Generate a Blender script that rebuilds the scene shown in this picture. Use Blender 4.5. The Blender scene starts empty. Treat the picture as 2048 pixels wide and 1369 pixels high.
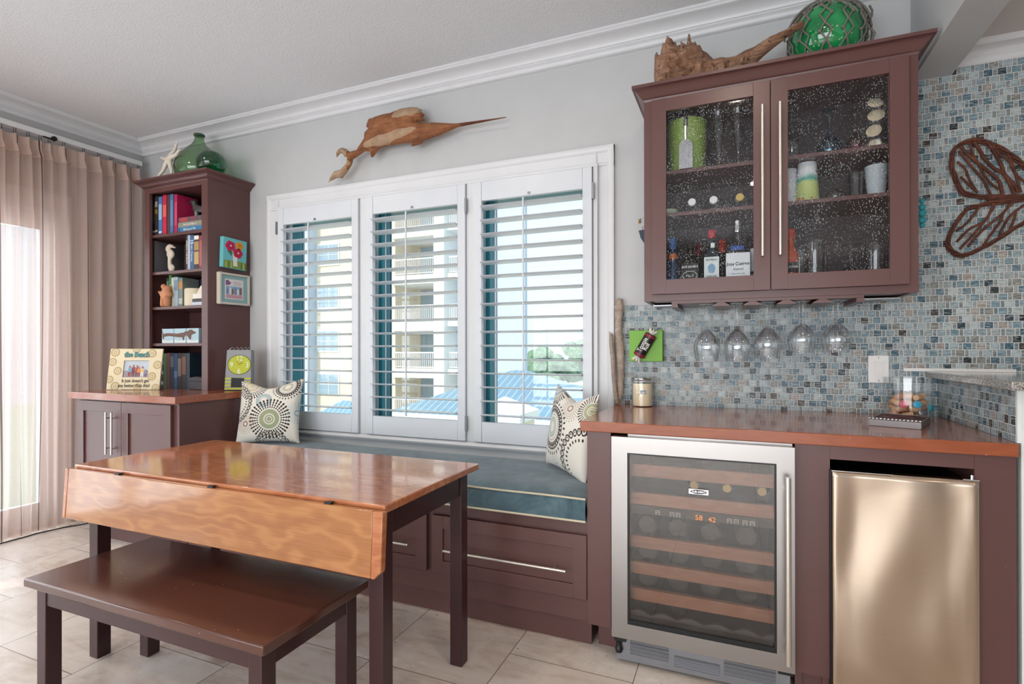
import bpy, bmesh, math, random
from math import sin, cos, pi, radians, sqrt, atan2, floor
from mathutils import Vector, Matrix, noise
R = random.Random(11)
sc = bpy.context.scene
COL = sc.collection

# ---------------------------------------------------------------- camera, light, exposure
cam_d = bpy.data.cameras.new('camera'); cam = bpy.data.objects.new('camera', cam_d); COL.objects.link(cam)
cam_d.sensor_width = 36.0; cam_d.lens = 36.0 * 1066.22 / 2048; cam_d.clip_start = .02; cam_d.clip_end = 600
cam_d.shift_y = (696.3 - 684.5) / 2048
cam.location = (0, -2.7421, 1.1966)
cam.rotation_euler = (radians(90.11), radians(.0773), radians(22.892))
sc.camera = cam
sc.cycles.transparent_max_bounces = 40; sc.cycles.max_bounces = 10; sc.cycles.diffuse_bounces = 5; sc.cycles.glossy_bounces = 5; sc.cycles.transmission_bounces = 8
sc.view_settings.view_transform = 'Standard'; sc.view_settings.look = 'None'
sc.view_settings.exposure = 0.0; sc.view_settings.gamma = 1.0; sc.view_settings.use_curve_mapping = False

world = bpy.data.worlds.new('sky'); sc.world = world; world.use_nodes = True
wn = world.node_tree; wn.nodes.clear()
wo = wn.nodes.new('ShaderNodeOutputWorld'); wb = wn.nodes.new('ShaderNodeBackground'); ws = wn.nodes.new('ShaderNodeTexSky')
ws.sky_type = 'NISHITA'; ws.sun_disc = False; ws.sun_elevation = radians(38); ws.sun_rotation = radians(200); ws.air_density = 1.0; ws.dust_density = 3.0; ws.ozone_density = 1.0
wmix = wn.nodes.new('ShaderNodeMix'); wmix.data_type = 'RGBA'; wmix.inputs[0].default_value = .75
wmul = wn.nodes.new('ShaderNodeVectorMath'); wmul.operation = 'SCALE'; wmul.inputs['Scale'].default_value = .16
wn.links.new(ws.outputs[0], wmul.inputs[0]); wn.links.new(wmul.outputs[0], wmix.inputs[6]); wmix.inputs[7].default_value = (.86, .93, 1.0, 1)
wn.links.new(wmix.outputs[2], wb.inputs[0]); wb.inputs[1].default_value = 1.5; wn.links.new(wb.outputs[0], wo.inputs[0])

def lamp(name, kind, loc, rot, energy, color=(1, 1, 1), size=None, size_y=None, **kw):
    d = bpy.data.lights.new(name, kind); d.energy = energy; d.color = color
    if kind == 'AREA':
        d.shape = 'RECTANGLE' if size_y else 'DISK'; d.size = size
        if size_y: d.size_y = size_y
    for k, v in kw.items(): setattr(d, k, v)
    o = bpy.data.objects.new(name, d); o.location = loc; o.rotation_euler = rot; COL.objects.link(o); return o
lamp('sun', 'SUN', (0, -10, 20), (radians(52), 0, radians(-24)), 3.0, (1, .95, .86), angle=radians(.6))
# daylight entering at the glazed doors of the left wall; unseen fill light added behind the camera
lamp('daylight_left_doors', 'AREA', (-4.62, -2.3, 1.15), (0, radians(-90), 0), 88, (.93, .97, 1), 2.1, 3.3)
lamp('added_rear_fill', 'AREA', (-1.2, -6.35, 1.12), (radians(90), 0, 0), 150, (.95, .98, 1), 4.6, 1.7)
# warm fill lights added below the ceiling for even room light, without fixtures
for lx, ly in ((-3.2, -1.5), (-1.6, -1.5), (.0, -1.6), (-3.2, -3.6), (-1.4, -3.6), (.2, -3.6)):
    lamp('added_ceiling_fill', 'AREA', (lx, ly, 2.79), (0, 0, 0), 7, (1, .86, .70), .16)
for lx, ly in ((1.7, -1.2), (1.7, -3.0)):
    lamp('added_kitchen_fill', 'AREA', (lx, ly, 2.40), (0, 0, 0), 3.5, (1, .84, .66), .16)  # added fill on the unseen kitchen side, no fixtures there

# ---------------------------------------------------------------- colours and node helpers
def lin(c):
    def f(v): v /= 255.; return v / 12.92 if v <= .04045 else ((v + .055) / 1.055) ** 2.4
    if isinstance(c, str): c = tuple(int(c[i:i + 2], 16) for i in (0, 2, 4))
    return (f(c[0]), f(c[1]), f(c[2]), 1.0)

class NT:
    def __init__(s, name):
        s.m = bpy.data.materials.new(name); s.m.use_nodes = True; s.t = s.m.node_tree; s.t.nodes.clear()
        s.out = s.t.nodes.new('ShaderNodeOutputMaterial')
    def n(s, typ, **kw):
        x = s.t.nodes.new(typ)
        for k, v in kw.items(): setattr(x, k, v)
        return x
    def put(s, v, inp):
        if v is None: return
        if isinstance(v, X): s.t.links.new(v.s, inp)
        elif isinstance(v, bpy.types.NodeSocket): s.t.links.new(v, inp)
        elif isinstance(v, str): inp.default_value = lin(v)
        else: inp.default_value = v
    def math(s, op, a, b=None, c=None):
        x = s.n('ShaderNodeMath', operation=op)
        for i, v in enumerate((a, b, c)):
            if v is not None: s.put(v, x.inputs[i])
        return X(s, x.outputs[0])
    def mix(s, f, a, b, mode='MIX'):
        x = s.n('ShaderNodeMix', data_type='RGBA', blend_type=mode)
        s.put(f, x.inputs[0]); s.put(a, x.inputs[6]); s.put(b, x.inputs[7]); return x.outputs[2]
    def pos(s, kind='world'):
        if kind == 'world': o = s.n('ShaderNodeNewGeometry').outputs['Position']
        elif kind == 'uv': o = s.n('ShaderNodeTexCoord').outputs['UV']
        else: o = s.n('ShaderNodeTexCoord').outputs['Object']
        return o
    def sep(s, v):
        x = s.n('ShaderNodeSeparateXYZ'); s.put(v, x.inputs[0]); return [X(s, x.outputs[i]) for i in range(3)]
    def comb(s, a, b, c=0.0):
        x = s.n('ShaderNodeCombineXYZ'); s.put(a, x.inputs[0]); s.put(b, x.inputs[1]); s.put(c, x.inputs[2]); return x.outputs[0]
    def scale(s, v, sc3, loc=(0, 0, 0), rot=(0, 0, 0)):
        x = s.n('ShaderNodeMapping'); s.put(v, x.inputs[0]); x.inputs['Scale'].default_value = sc3; x.inputs['Location'].default_value = loc; x.inputs['Rotation'].default_value = rot; return x.outputs[0]
    def noise(s, v, scale=5., detail=3., rough=.5, dist=0., col=False):
        x = s.n('ShaderNodeTexNoise'); s.put(v, x.inputs['Vector']); x.inputs['Scale'].default_value = scale; x.inputs['Detail'].default_value = detail
        x.inputs['Roughness'].default_value = rough; x.inputs['Distortion'].default_value = dist
        return x.outputs[1] if col else X(s, x.outputs[0])
    def voro(s, v, scale=5., out='Distance', feature='F1', rnd=1.0):
        x = s.n('ShaderNodeTexVoronoi', feature=feature); s.put(v, x.inputs['Vector']); x.inputs['Scale'].default_value = scale; x.inputs['Randomness'].default_value = rnd
        return X(s, x.outputs[out]) if out == 'Distance' else x.outputs[out]
    def white(s, v):
        x = s.n('ShaderNodeTexWhiteNoise', noise_dimensions='3D'); s.put(v, x.inputs[0]); return X(s, x.outputs[0])
    def ramp(s, f, stops, interp='LINEAR'):
        x = s.n('ShaderNodeValToRGB'); s.put(f, x.inputs[0]); cr = x.color_ramp; cr.interpolation = interp
        while len(cr.elements) < len(stops): cr.elements.new(.5)
        for e, (p, c) in zip(cr.elements, stops): e.position = p; e.color = lin(c) if isinstance(c, (str, tuple)) and not (isinstance(c, tuple) and len(c) == 4) else c
        return x.outputs[0]
    def bump(s, h, strength=.2, dist=.01):
        x = s.n('ShaderNodeBump'); x.inputs['Strength'].default_value = strength; x.inputs['Distance'].default_value = dist; s.put(h, x.inputs['Height']); return x.outputs[0]
    def surf(s, color='808080', rough=.5, metal=0., spec=.5, normal=None, trans=0., ior=1.45, coat=0., coat_rough=.1, emit=None, estr=0., alpha=None, sheen=0., aniso=0.):
        b = s.n('ShaderNodeBsdfPrincipled'); i = b.inputs
        s.put(color, i['Base Color']); s.put(rough, i['Roughness']); s.put(metal, i['Metallic']); s.put(spec, i['Specular IOR Level'])
        if normal is not None: s.put(normal, i['Normal'])
        i['Transmission Weight'].default_value = trans; i['IOR'].default_value = ior; i['Coat Weight'].default_value = coat; i['Coat Roughness'].default_value = coat_rough
        i['Sheen Weight'].default_value = sheen; i['Anisotropic'].default_value = aniso
        if emit is not None: s.put(emit, i['Emission Color']); i['Emission Strength'].default_value = estr
        if alpha is not None: s.put(alpha, i['Alpha'])
        return b.outputs[0]
    def end(s, sh): s.t.links.new(sh, s.out.inputs[0]); return s.m
class X:
    def __init__(s, t, sock): s.t = t; s.s = sock
    def __add__(s, o): return s.t.math('ADD', s, o)
    def __radd__(s, o): return s.t.math('ADD', o, s)
    def __sub__(s, o): return s.t.math('SUBTRACT', s, o)
    def __rsub__(s, o): return s.t.math('SUBTRACT', o, s)
    def __mul__(s, o): return s.t.math('MULTIPLY', s, o)
    __rmul__ = __mul__
    def __truediv__(s, o): return s.t.math('DIVIDE', s, o)
    def floor(s): return s.t.math('FLOOR', s)
    def fract(s): return s.t.math('FRACT', s)
    def mod(s, o): return s.t.math('FLOORED_MODULO', s, o)
    def gt(s, o): return s.t.math('GREATER_THAN', s, o)
    def lt(s, o): return s.t.math('LESS_THAN', s, o)
    def mn(s, o): return s.t.math('MINIMUM', s, o)
    def mx(s, o): return s.t.math('MAXIMUM', s, o)
    def abs(s): return s.t.math('ABSOLUTE', s)
    def pw(s, o): return s.t.math('POWER', s, o)
    def sin(s): return s.t.math('SINE', s)
    def sqrt(s): return s.t.math('SQRT', s)

def plain(name, color, rough=.5, metal=0., spec=.5, bump=0., bscale=60., **kw):
    t = NT(name); p = t.pos('obj')
    c = t.mix(t.noise(p, 9., 3.), color, color, 'MIX')
    if isinstance(color, str):
        a = lin(color); d = tuple(v * .90 for v in a[:3]) + (1,)
        c = t.mix(t.noise(p, 7., 3.), d, a)
    nrm = t.bump(t.noise(p, bscale, 3.), bump, .002) if bump else None
    return t.end(t.surf(c, rough, metal, spec, nrm, **kw))

M = {}
M['wall'] = plain('wall_paint', 'bfc1c3', .55, bump=.12, bscale=220)
M['pony'] = plain('half_wall_paint', 'dfe3e3', .5)
M['trim'] = plain('white_trim_paint', 'd9dbdf', .32)
M['shutter'] = plain('shutter_paint', 'd6dbe2', .30)
M['kit_ceiling'] = plain('kitchen_ceiling_paint', 'cfc9c6', .8)
def m_ceiling():
    t = NT('orange_peel_ceiling'); p = t.pos('world')
    h = t.noise(p, 120., 3., .6) + t.voro(p, 85.) * .4
    return t.end(t.surf('d8dade', .9, normal=t.bump(h, .35, .008)))
M['ceiling'] = m_ceiling()
def m_cabinet():
    t = NT('maroon_cabinet_lacquer'); p = t.pos('world')
    x, y, z = t.sep(p)
    n = t.noise(t.scale(p, (1, 1, 1)), 3., 3.)
    c = t.mix(n, '563b3a', '63423f')
    chip = t.voro(p, 26., rnd=1.0).lt(.022) * t.noise(p, 2.2, 1.).gt(.62) 
    c = t.mix(chip, c, 'd8cfc8')
    b = t.noise(t.scale(p, (60, 60, 4)), 4., 2.)
    return t.end(t.surf(c, .34, normal=t.bump(b, .05, .001), coat=.12, coat_rough=.25))
M['cab'] = m_cabinet()
M['cab_in'] = plain('dark_cabinet_interior', '3a2a2c', .5)
def m_bench():
    t = NT('worn_espresso_lacquer'); p = t.pos('world')
    n = t.noise(p, 2.2, 2.)
    c = t.mix(n, '452722', '5c372c')
    spk = t.voro(p, 34.).lt(.045) * t.noise(p, 5., 1.).gt(.52)
    c = t.mix(spk, c, 'cdb8a8')
    b = t.noise(t.scale(p, (5, 70, 60)), 4., 3.)
    return t.end(t.surf(c, t.noise(p, 6., 2.) * .16 + .14, normal=t.bump(b, .07, .002), coat=.4, coat_rough=.12))
M['bench'] = m_bench()
M['leg'] = plain('espresso_leg_lacquer', '3c2224', .32, coat=.08)
def m_wood(name, lo, mid, hi, plank=.16, rough=.16, axis='x', strong=1.0, dents=True):
    t = NT(name); p = t.pos('world'); x, y, z = t.sep(p)
    if axis == 'x': u, v, w = x, y, z
    elif axis == 'xz': u, v, w = x, z, y
    pid = ((v + 5.0) / plank).floor()
    r = t.white(t.comb(pid, 3.1, 1.7))
    q = t.comb(u * 1.0 + r * 9.0, v * 7.5 + r * 3.0, w * 7.5)
    warp = t.noise(t.comb(u * 1.8 + r * 5., v * 5., w * 5.), 1.6, 2., .5)
    fine0 = t.noise(t.comb(u * 3., v * 60., w * 60.), 1.5, 3., .6)
    rings = t.math('SINE', (warp * 52. + v * 60. + fine0 * 2.))
    rings = (rings * .5 + .5).pw(1.7)
    fine = t.noise(t.comb(u * 3., v * 110., w * 110.), 2.0, 3., .6)
    f = rings * .35 * strong + fine * .42 + t.noise(q, 1.4, 3.) * .38
    c = t.ramp(f, [(.28, lo), (.55, mid), (.86, hi)])
    c = t.mix(r * .35, c, lo)
    if dents:
        d = t.voro(t.comb(u * 1., v * 1.7, w * 1.7), 13.).lt(.028)
        c = t.mix(d * .7, c, 'e3c9ab')
        seam = (((v + 5.0) / plank).fract()).lt(.012)
        c = t.mix(seam * .5, c, '5a2c1a')
    return t.end(t.surf(c, rough, normal=t.bump(fine, .03, .001), coat=.5, coat_rough=.07))
M['cherry'] = m_wood('cherry_counter_wood', '8c4a30', 'a05a3c', 'b26c4a', .2, .2, 'x', .35)
M['table'] = m_wood('cherry_table_wood', 'a05c3a', 'b8764f', 'cb9068', .15, .12, 'x', .55)
M['leaf'] = m_wood('figured_cherry_leaf', '935c36', 'ae7648', 'bf8d5c', .5, .2, 'xz', .55)
M['beech'] = m_wood('beech_shelf_front', 'a9765a', 'c08d6e', 'd2a283', .5, .4, 'xz', .3, False)

def m_floor():
    t = NT('travertine_floor_tiles'); p = t.pos('world'); x, y, z = t.sep(p)
    W, H = .4785, .498
    cu = (x + 1.303 + W * 60) / W; ci = cu.floor(); fx = cu.fract()
    off = (ci.mod(3.)).gt(.5) * (ci.mod(3.)).lt(1.5) * .5
    rv = (y + .567 + H * 60) / H + off; ri = rv.floor(); fy = rv.fract()
    g = (fx.mn(1.0 - fx) * W).mn(fy.mn(1.0 - fy) * H).lt(.0017)
    r = t.white(t.comb(ci, ri, .5)); r2 = t.white(t.comb(ci, ri, 7.5))
    q = t.comb(x + r * 7., y + r2 * 5., r * 3.)
    cl = t.noise(q, 3.2, 5., .6, .6); vein = t.noise(t.comb(x * 1.2 + r * 7., y * 4.5 + r2 * 5., r), 3., 5., .6, 1.2)
    c = t.ramp(cl * .6 + vein * .4, [(.32, 'a39182'), (.42, 'c4b4a7'), (.50, 'd6cac0'), (.62, 'e0d7d0'), (.75, 'e9e3de')])
    c = t.mix(r * .3, c, 'd3c6ba')
    pit = (t.voro(q, 20., feature='F1').lt(.13)) * t.noise(q, 9., 3.).gt(.60) 
    c = t.mix(pit * .55, c, 'a07c64')
    c = t.mix(g, c, '7a695d')
    return t.end(t.surf(c, cl * .25 + .12, normal=t.bump(1.0 - g, .25, .002), spec=.5))
M['floor'] = m_floor()

def m_mosaic():
    t = NT('glass_mosaic_tiles'); p = t.pos('world'); x, y, z = t.sep(p)
    P, H = .0446, .02835
    ri = ((z - .907 + H * 40.) / H); row = ri.floor(); fz = ri.fract()
    u = (x + y + 40. * P) / P + row.mod(2.) * .5 + t.white(t.comb(row, 2.2, .3)) * .12
    ci = u.floor(); fu = u.fract()
    wide = fu.lt(.68)
    du = t.math('MINIMUM', fu.mn((fu - .68).abs()), 1.0 - fu) * P
    dz = fz.mn(1.0 - fz) * H
    g = du.mn(dz).lt(.0011)
    r = t.white(t.comb(ci, row, wide)); r2 = t.white(t.comb(ci, row, wide + 5.))
    streak = t.noise(t.comb(x + y + r * 9., 0., z * 5. + r2 * 7.), 38., 3., .6, .8)
    cw = t.ramp(r, [(0, '8fa1a9'), (.14, 'a3b3b8'), (.28, '76909c'), (.40, 'b3bfc2'), (.52, '5d7a89'), (.60, '9aa5a7'), (.70, '86857f'), (.77, 'a59c94'), (.83, '3f6070'), (.89, '2c3f48'), (.93, '1d2528'), (.965, '40332b')], 'CONSTANT')
    cn = t.ramp(r, [(0, '8f9696'), (.35, '7f8786'), (.65, '979d9d'), (.9, '6f7f88')], 'CONSTANT')
    c = t.mix(wide, cn, cw)
    c = t.mix(streak.gt(.57) * .35, c, '39434a')
    c = t.mix(streak.lt(.45) * .40, c, 'cdd5d6')
    edge = (du.mn(dz)).lt(.003)
    c = t.mix(edge * .3, c, '5b666b')
    c = t.mix(.12, c, '4a555c'); c = t.mix(g, c, 'cfd1d1')
    h = (du.mn(dz) / .003).mn(1.0)
    return t.end(t.surf(c, g * .4 + .30, normal=t.bump(h, .5, .0015), spec=.35))
M['mosaic'] = m_mosaic()

def m_steel(name, col='a5a2a1', rough=.27, wavy=0., horiz=True):
    t = NT(name); p = t.pos('world')
    br = t.noise(t.scale(p, (1.5, 1.5, 420) if horiz else (420, 420, 1.5)), 3., 2.)
    h = br * (.001 if wavy else .02)
    if wavy: h = h + t.noise(t.scale(p, (4.0, 1, .9)), 1.5, 1., .3, .3) * wavy
    return t.end(t.surf(col, br * .10 + rough, 1.0, normal=t.bump(h, .35 if wavy else .12, .06 if wavy else .002), aniso=.4))
M['steel'] = m_steel('brushed_stainless_steel')
M['wavy_steel'] = m_steel('dented_stainless_door', 'c6b5a4', .20, 1.0)
M['nickel'] = m_steel('satin_nickel_handle', 'd8d4cd', .3, 0, False)
M['chrome'] = plain('polished_metal', 'd9d9dc', .12, 1.0)
M['black'] = plain('black_plastic', '101114', .4)
M['dark'] = plain('dark_interior', '1b1a1c', .6)
M['grille'] = plain('grey_grille_metal', '8e9096', .38, .7)
M['white'] = plain('white_plastic', 'ecebea', .35)
M['offwhite'] = plain('cream_ceramic', 'd9cfbf', .5, bump=.1)

def thin_glass(name, tint=(.97, .985, .985, 1), refl=.045, rough=.0, rimdark=.35):
    t = NT(name); lw = t.n('ShaderNodeLayerWeight'); lw.inputs[0].default_value = .5
    f = X(t, lw.outputs['Facing'])
    tr = t.n('ShaderNodeBsdfTransparent'); tc = t.mix((f.pw(2.5)) * rimdark, tint, tuple(v * .45 for v in tint[:3]) + (1,)); t.put(tc, tr.inputs[0])
    gl = t.n('ShaderNodeBsdfGlossy'); gl.inputs['Roughness'].default_value = rough; gl.inputs[0].default_value = (1, 1, 1, 1)
    mx = t.n('ShaderNodeMixShader'); t.put((f.pw(3.0)) * .75 + refl, mx.inputs[0]); t.t.links.new(tr.outputs[0], mx.inputs[1]); t.t.links.new(gl.outputs[0], mx.inputs[2])
    return t.end(mx.outputs[0])
M['pane'] = thin_glass('clear_window_glass', (.93, .97, .985, 1), .03, 0., .1)
M['stemglass'] = thin_glass('clear_stemware_glass', (.985, .99, .995, 1), .035, .01, .55)
M['smoked'] = thin_glass('smoked_cooler_glass', (.80, .77, .75, 1), .05, 0., .2)
M['blue_glass'] = thin_glass('blue_glass', (.6, .82, .93, 1), .05, .02, .6)
M['pink_glass'] = thin_glass('pink_glass', (.9, .66, .68, 1), .05, .02, .6)
M['teal_glass'] = thin_glass('pale_blue_bottle_glass', (.68, .86, .92, 1), .05, .02, .6)
M['demijohn'] = thin_glass('pale_green_demijohn_glass', (.72, .84, .70, 1), .035, .01, .9)
M['emerald'] = thin_glass('emerald_glass', (.12, .55, .36, 1), .06, .01, 1.0)
M['amber'] = thin_glass('dark_amber_glass', (.55, .42, .32, 1), .05, .02, .8)
M['acrylic'] = thin_glass('clear_acrylic', (.985, .988, .99, 1), .03, .0, .25)
def m_seeded():
    t = NT('seeded_cabinet_glass'); p = t.pos('world')
    tr = t.n('ShaderNodeBsdfTransparent'); tr.inputs[0].default_value = (.92, .93, .94, 1)
    gl = t.n('ShaderNodeBsdfGlossy'); gl.inputs['Roughness'].default_value = .03
    q = t.scale(p, (1.3, 1.3, .75)); seeds = t.voro(q, 120.)
    s = seeds.lt(t.noise(p, 16., 1.) * .30 + .035)
    mx = t.n('ShaderNodeMixShader'); mx.inputs[0].default_value = .026; t.t.links.new(tr.outputs[0], mx.inputs[1]); t.t.links.new(gl.outputs[0], mx.inputs[2])
    df = t.n('ShaderNodeBsdfDiffuse'); df.inputs[0].default_value = (.75, .78, .8, 1)
    m2 = t.n('ShaderNodeMixShader'); t.put(s * .34, m2.inputs[0]); t.t.links.new(mx.outputs[0], m2.inputs[1]); t.t.links.new(df.outputs[0], m2.inputs[2])
    return t.end(m2.outputs[0])
M['seeded'] = m_seeded()
def m_float():
    t = NT('green_bubbled_float_glass'); p = t.pos('obj')
    sp = t.voro(p, 60.).lt(.22) * t.noise(p, 12., 2.).gt(.5)
    c = t.ramp(t.noise(p, 9., 3.), [(.3, '0c6a3a'), (.55, '1c9a55'), (.8, '3fc07a')])
    c = t.mix(sp * .8, c, 'b9e8b0')
    return t.end(t.surf(c, .05, trans=.35, ior=1.3, spec=.7, coat=1.0, coat_rough=.02))
M['float'] = m_float()
def m_curtain():
    t = NT('sheer_blush_curtain'); p = t.pos('uv'); u, v, w = t.sep(p)
    q = t.pos('world')
    stripe = ((u * 1.0).fract()).lt(.045)
    weave = t.noise(t.scale(q, (300, 300, 30)), 3., 2.)
    tr = t.n('ShaderNodeBsdfTransparent'); tr.inputs[0].default_value = (1, 1, 1, 1)
    df = t.n('ShaderNodeBsdfDiffuse'); tl = t.n('ShaderNodeBsdfTranslucent')
    c = t.mix(stripe, 'e2cac0', '6b5652'); t.put(c, df.inputs[0]); t.put(c, tl.inputs[0])
    m1 = t.n('ShaderNodeMixShader'); m1.inputs[0].default_value = .55; t.t.links.new(df.outputs[0], m1.inputs[1]); t.t.links.new(tl.outputs[0], m1.inputs[2])
    head = v.gt(.955)
    m2 = t.n('ShaderNodeMixShader'); t.put((weave * .2 + .46 + stripe * .3 + head * .4).mn(1.0), m2.inputs[0]); t.t.links.new(tr.outputs[0], m2.inputs[1]); t.t.links.new(m1.outputs[0], m2.inputs[2])
    return t.end(m2.outputs[0])
M['curtain'] = m_curtain()
def m_velvet():
    t = NT('slate_blue_velvet'); p = t.pos('world')
    n = t.noise(p, 6., 5., .7, 1.0)
    c = t.ramp(n, [(.3, '3a525d'), (.5, '4d6874'), (.72, '677f89')])
    return t.end(t.surf(c, .8, sheen=.35, normal=t.bump(t.noise(p, 40., 3.), .15, .004)))
M['velvet'] = m_velvet()
M['piping'] = plain('cream_piping', 'd5ccb4', .8)
def m_driftwood(name, lo, mid, hi, holes=True, patch=None):
    t = NT(name); p = t.pos('obj')
    g = t.noise(t.scale(p, (6, 40, 40)), 1.6, 4., .65, .6)
    big = t.noise(p, 9., 4., .6, .5)
    c = t.ramp(g * .5 + big * .5, [(.3, lo), (.5, mid), (.7, hi)])
    h = g + t.noise(p, 45., 3.) * .4
    if patch:
        x, y, z = t.sep(t.pos('world')); w_ = t.noise(p, 16., 3.)
        def el(cx, cz, rx, rz_, sl): 
            a = (x - cx) / rx; b_ = (z - cz - (x - cx) * sl) / rz_; return ((a * a + b_ * b_).sqrt() + (w_ - .5) * 1.1).lt(1.0)
        k = el(-1.90, 2.452, .20, .024, .12).mx(el(-1.77, 2.585, .11, .030, .1)).mx(el(-2.30, 2.30, .09, .05, .6)).mx(el(-2.27, 2.42, .05, .05, 0.))
        c = t.mix(k * (w_ * .9 + .25), c, patch); c = t.mix((x.gt(-1.43)) * .6, c, '4a1c14')
        dk = t.voro(t.scale(p, (1, 1, 2.2)), 26.).lt(.10) * w_.gt(.5); c = t.mix(dk * .8, c, '2a1810')
    if holes:
        hl = t.voro(p, 42.).lt(.24) * t.noise(p, 14., 2.).gt(.5)
        c = t.mix(hl * .75, c, '38190c'); h = h - hl * .8
    return t.end(t.surf(c, .75, normal=t.bump(h, .7, .01)))
M['stump'] = m_driftwood('eroded_driftwood', '4f372a', '8a6650', 'b3947c')
M['marlin'] = m_driftwood('carved_reddish_wood', '5e3822', '885636', 'a06c46', False, 'b09a80')
M['greystick'] = m_driftwood('grey_driftwood', '7d7068', 'a39387', 'beb1a5', False)
M['twig'] = m_driftwood('brown_vine_twigs', '2e150f', '573024', '7b4a36', False)
M['rope'] = plain('grey_twine', '75716a', .9, bump=.6, bscale=400)
def m_granite():
    t = NT('speckled_granite'); p = t.pos('world')
    c = t.ramp(t.noise(p, 190., 3., .7), [(.35, '33302e'), (.5, '8b8683'), (.62, 'b9b3ae'), (.75, 'd2cbc5')])
    return t.end(t.surf(c, .12, coat=.4))
M['granite'] = m_granite()

# ---------------------------------------------------------------- mesh builder
class MB:
    def __init__(s): s.v = []; s.f = []; s.m = []; s.uv = {}; s.k = 0
    def add(s, vs, fs, uvs=None):
        o = len(s.v); s.v += [Vector(v) for v in vs]
        for i, f in enumerate(fs):
            if uvs: s.uv[len(s.f)] = [uvs[j] for j in f]
            s.f.append([a + o for a in f]); s.m.append(s.k)
        return s
    def box(s, x0, x1, y0, y1, z0, z1):
        vs = [(x, y, z) for x in (x0, x1) for y in (y0, y1) for z in (z0, z1)]
        return s.add(vs, [(0, 1, 3, 2), (4, 6, 7, 5), (0, 4, 5, 1), (2, 3, 7, 6), (0, 2, 6, 4), (1, 5, 7, 3)])
    def prism(s, poly, a0, a1, axis='y'):
        n = len(poly)
        def P(p, a): return {'y': (p[0], a, p[1]), 'x': (a, p[0], p[1]), 'z': (p[0], p[1], a)}[axis]
        vs = [P(p, a0) for p in poly] + [P(p, a1) for p in poly]
        return s.add(vs, [tuple(range(n)), tuple(range(2 * n - 1, n - 1, -1))] + [(i, (i + 1) % n, n + (i + 1) % n, n + i) for i in range(n)])
    def tube(s, pts, r, n=12, caps=True):
        pts = [Vector(p) for p in pts]; m = len(pts)
        rs = r if isinstance(r, (list, tuple)) else [r] * m
        vs = []; up = None
        for i, p in enumerate(pts):
            d = (pts[min(i + 1, m - 1)] - pts[max(i - 1, 0)]).normalized()
            if up is None: up = Vector((0, 0, 1)) if abs(d.z) < .9 else Vector((1, 0, 0))
            a = d.cross(up).normalized(); up = a.cross(d).normalized()
            for k in range(n):
                t = 2 * pi * k / n; vs.append(p + (a * cos(t) + up * sin(t)) * rs[i])
        fs = [(i * n + k, i * n + (k + 1) % n, (i + 1) * n + (k + 1) % n, (i + 1) * n + k) for i in range(m - 1) for k in range(n)]
        if caps: fs += [tuple(range(n - 1, -1, -1)), tuple(range((m - 1) * n, m * n))]
        return s.add(vs, fs)
    def lathe(s, prof, c=(0, 0, 0), n=28, ax=None):
        c = Vector(c); vs = []; fs = []
        for r, z in prof:
            for k in range(n): t = 2 * pi * k / n; vs.append(Vector((max(r, 1e-5) * cos(t), max(r, 1e-5) * sin(t), z)))
        if ax is not None:
            q = Vector((0, 0, 1)).rotation_difference(Vector(ax)); vs = [q @ v for v in vs]
        vs = [v + c for v in vs]
        for i in range(len(prof) - 1):
            for k in range(n): fs.append((i * n + k, i * n + (k + 1) % n, (i + 1) * n + (k + 1) % n, (i + 1) * n + k))
        if prof[0][0] > 1e-4: fs.append(tuple(range(n - 1, -1, -1)))
        if prof[-1][0] > 1e-4: fs.append(tuple(range((len(prof) - 1) * n, len(prof) * n)))
        return s.add(vs, fs)
    def shell(s, prof, c=(0, 0, 0), n=28, th=.0015, ax=None):
        # thin walled vessel: outer profile bottom to top, then back down inside
        inner = [(max(r - th, 0), z + (th if i == 0 else 0)) for i, (r, z) in enumerate(prof)][::-1]
        return s.lathe(list(prof) + inner, c, n, ax)
    def ball(s, c, r, n=12, sc3=(1, 1, 1)):
        m = max(6, n // 2 * 1); c = Vector(c); vs = []; fs = []
        for i in range(m + 1):
            a = pi * i / m
            for k in range(n): t = 2 * pi * k / n; vs.append(c + Vector((sin(a) * cos(t) * r * sc3[0], sin(a) * sin(t) * r * sc3[1], cos(a) * r * sc3[2])))
        for i in range(m):
            for k in range(n): fs.append((i * n + k, (i + 1) * n + k, (i + 1) * n + (k + 1) % n, i * n + (k + 1) % n))
        return s.add(vs, fs)
    def grid(s, fn, nu, nv, uv=None, wrap=False):
        vs = [fn(i / nu, j / nv) for j in range(nv + 1) for i in range(nu + 1)]
        uvs = [(uv or (lambda a, b: (a, b)))(i / nu, j / nv) for j in range(nv + 1) for i in range(nu + 1)]
        w = nu + 1
        return s.add(vs, [(j * w + i, j * w + i + 1, (j + 1) * w + i + 1, (j + 1) * w + i) for j in range(nv) for i in range(nu)], uvs)
    def xf(s, mat): s.v = [mat @ v for v in s.v]; return s

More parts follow.
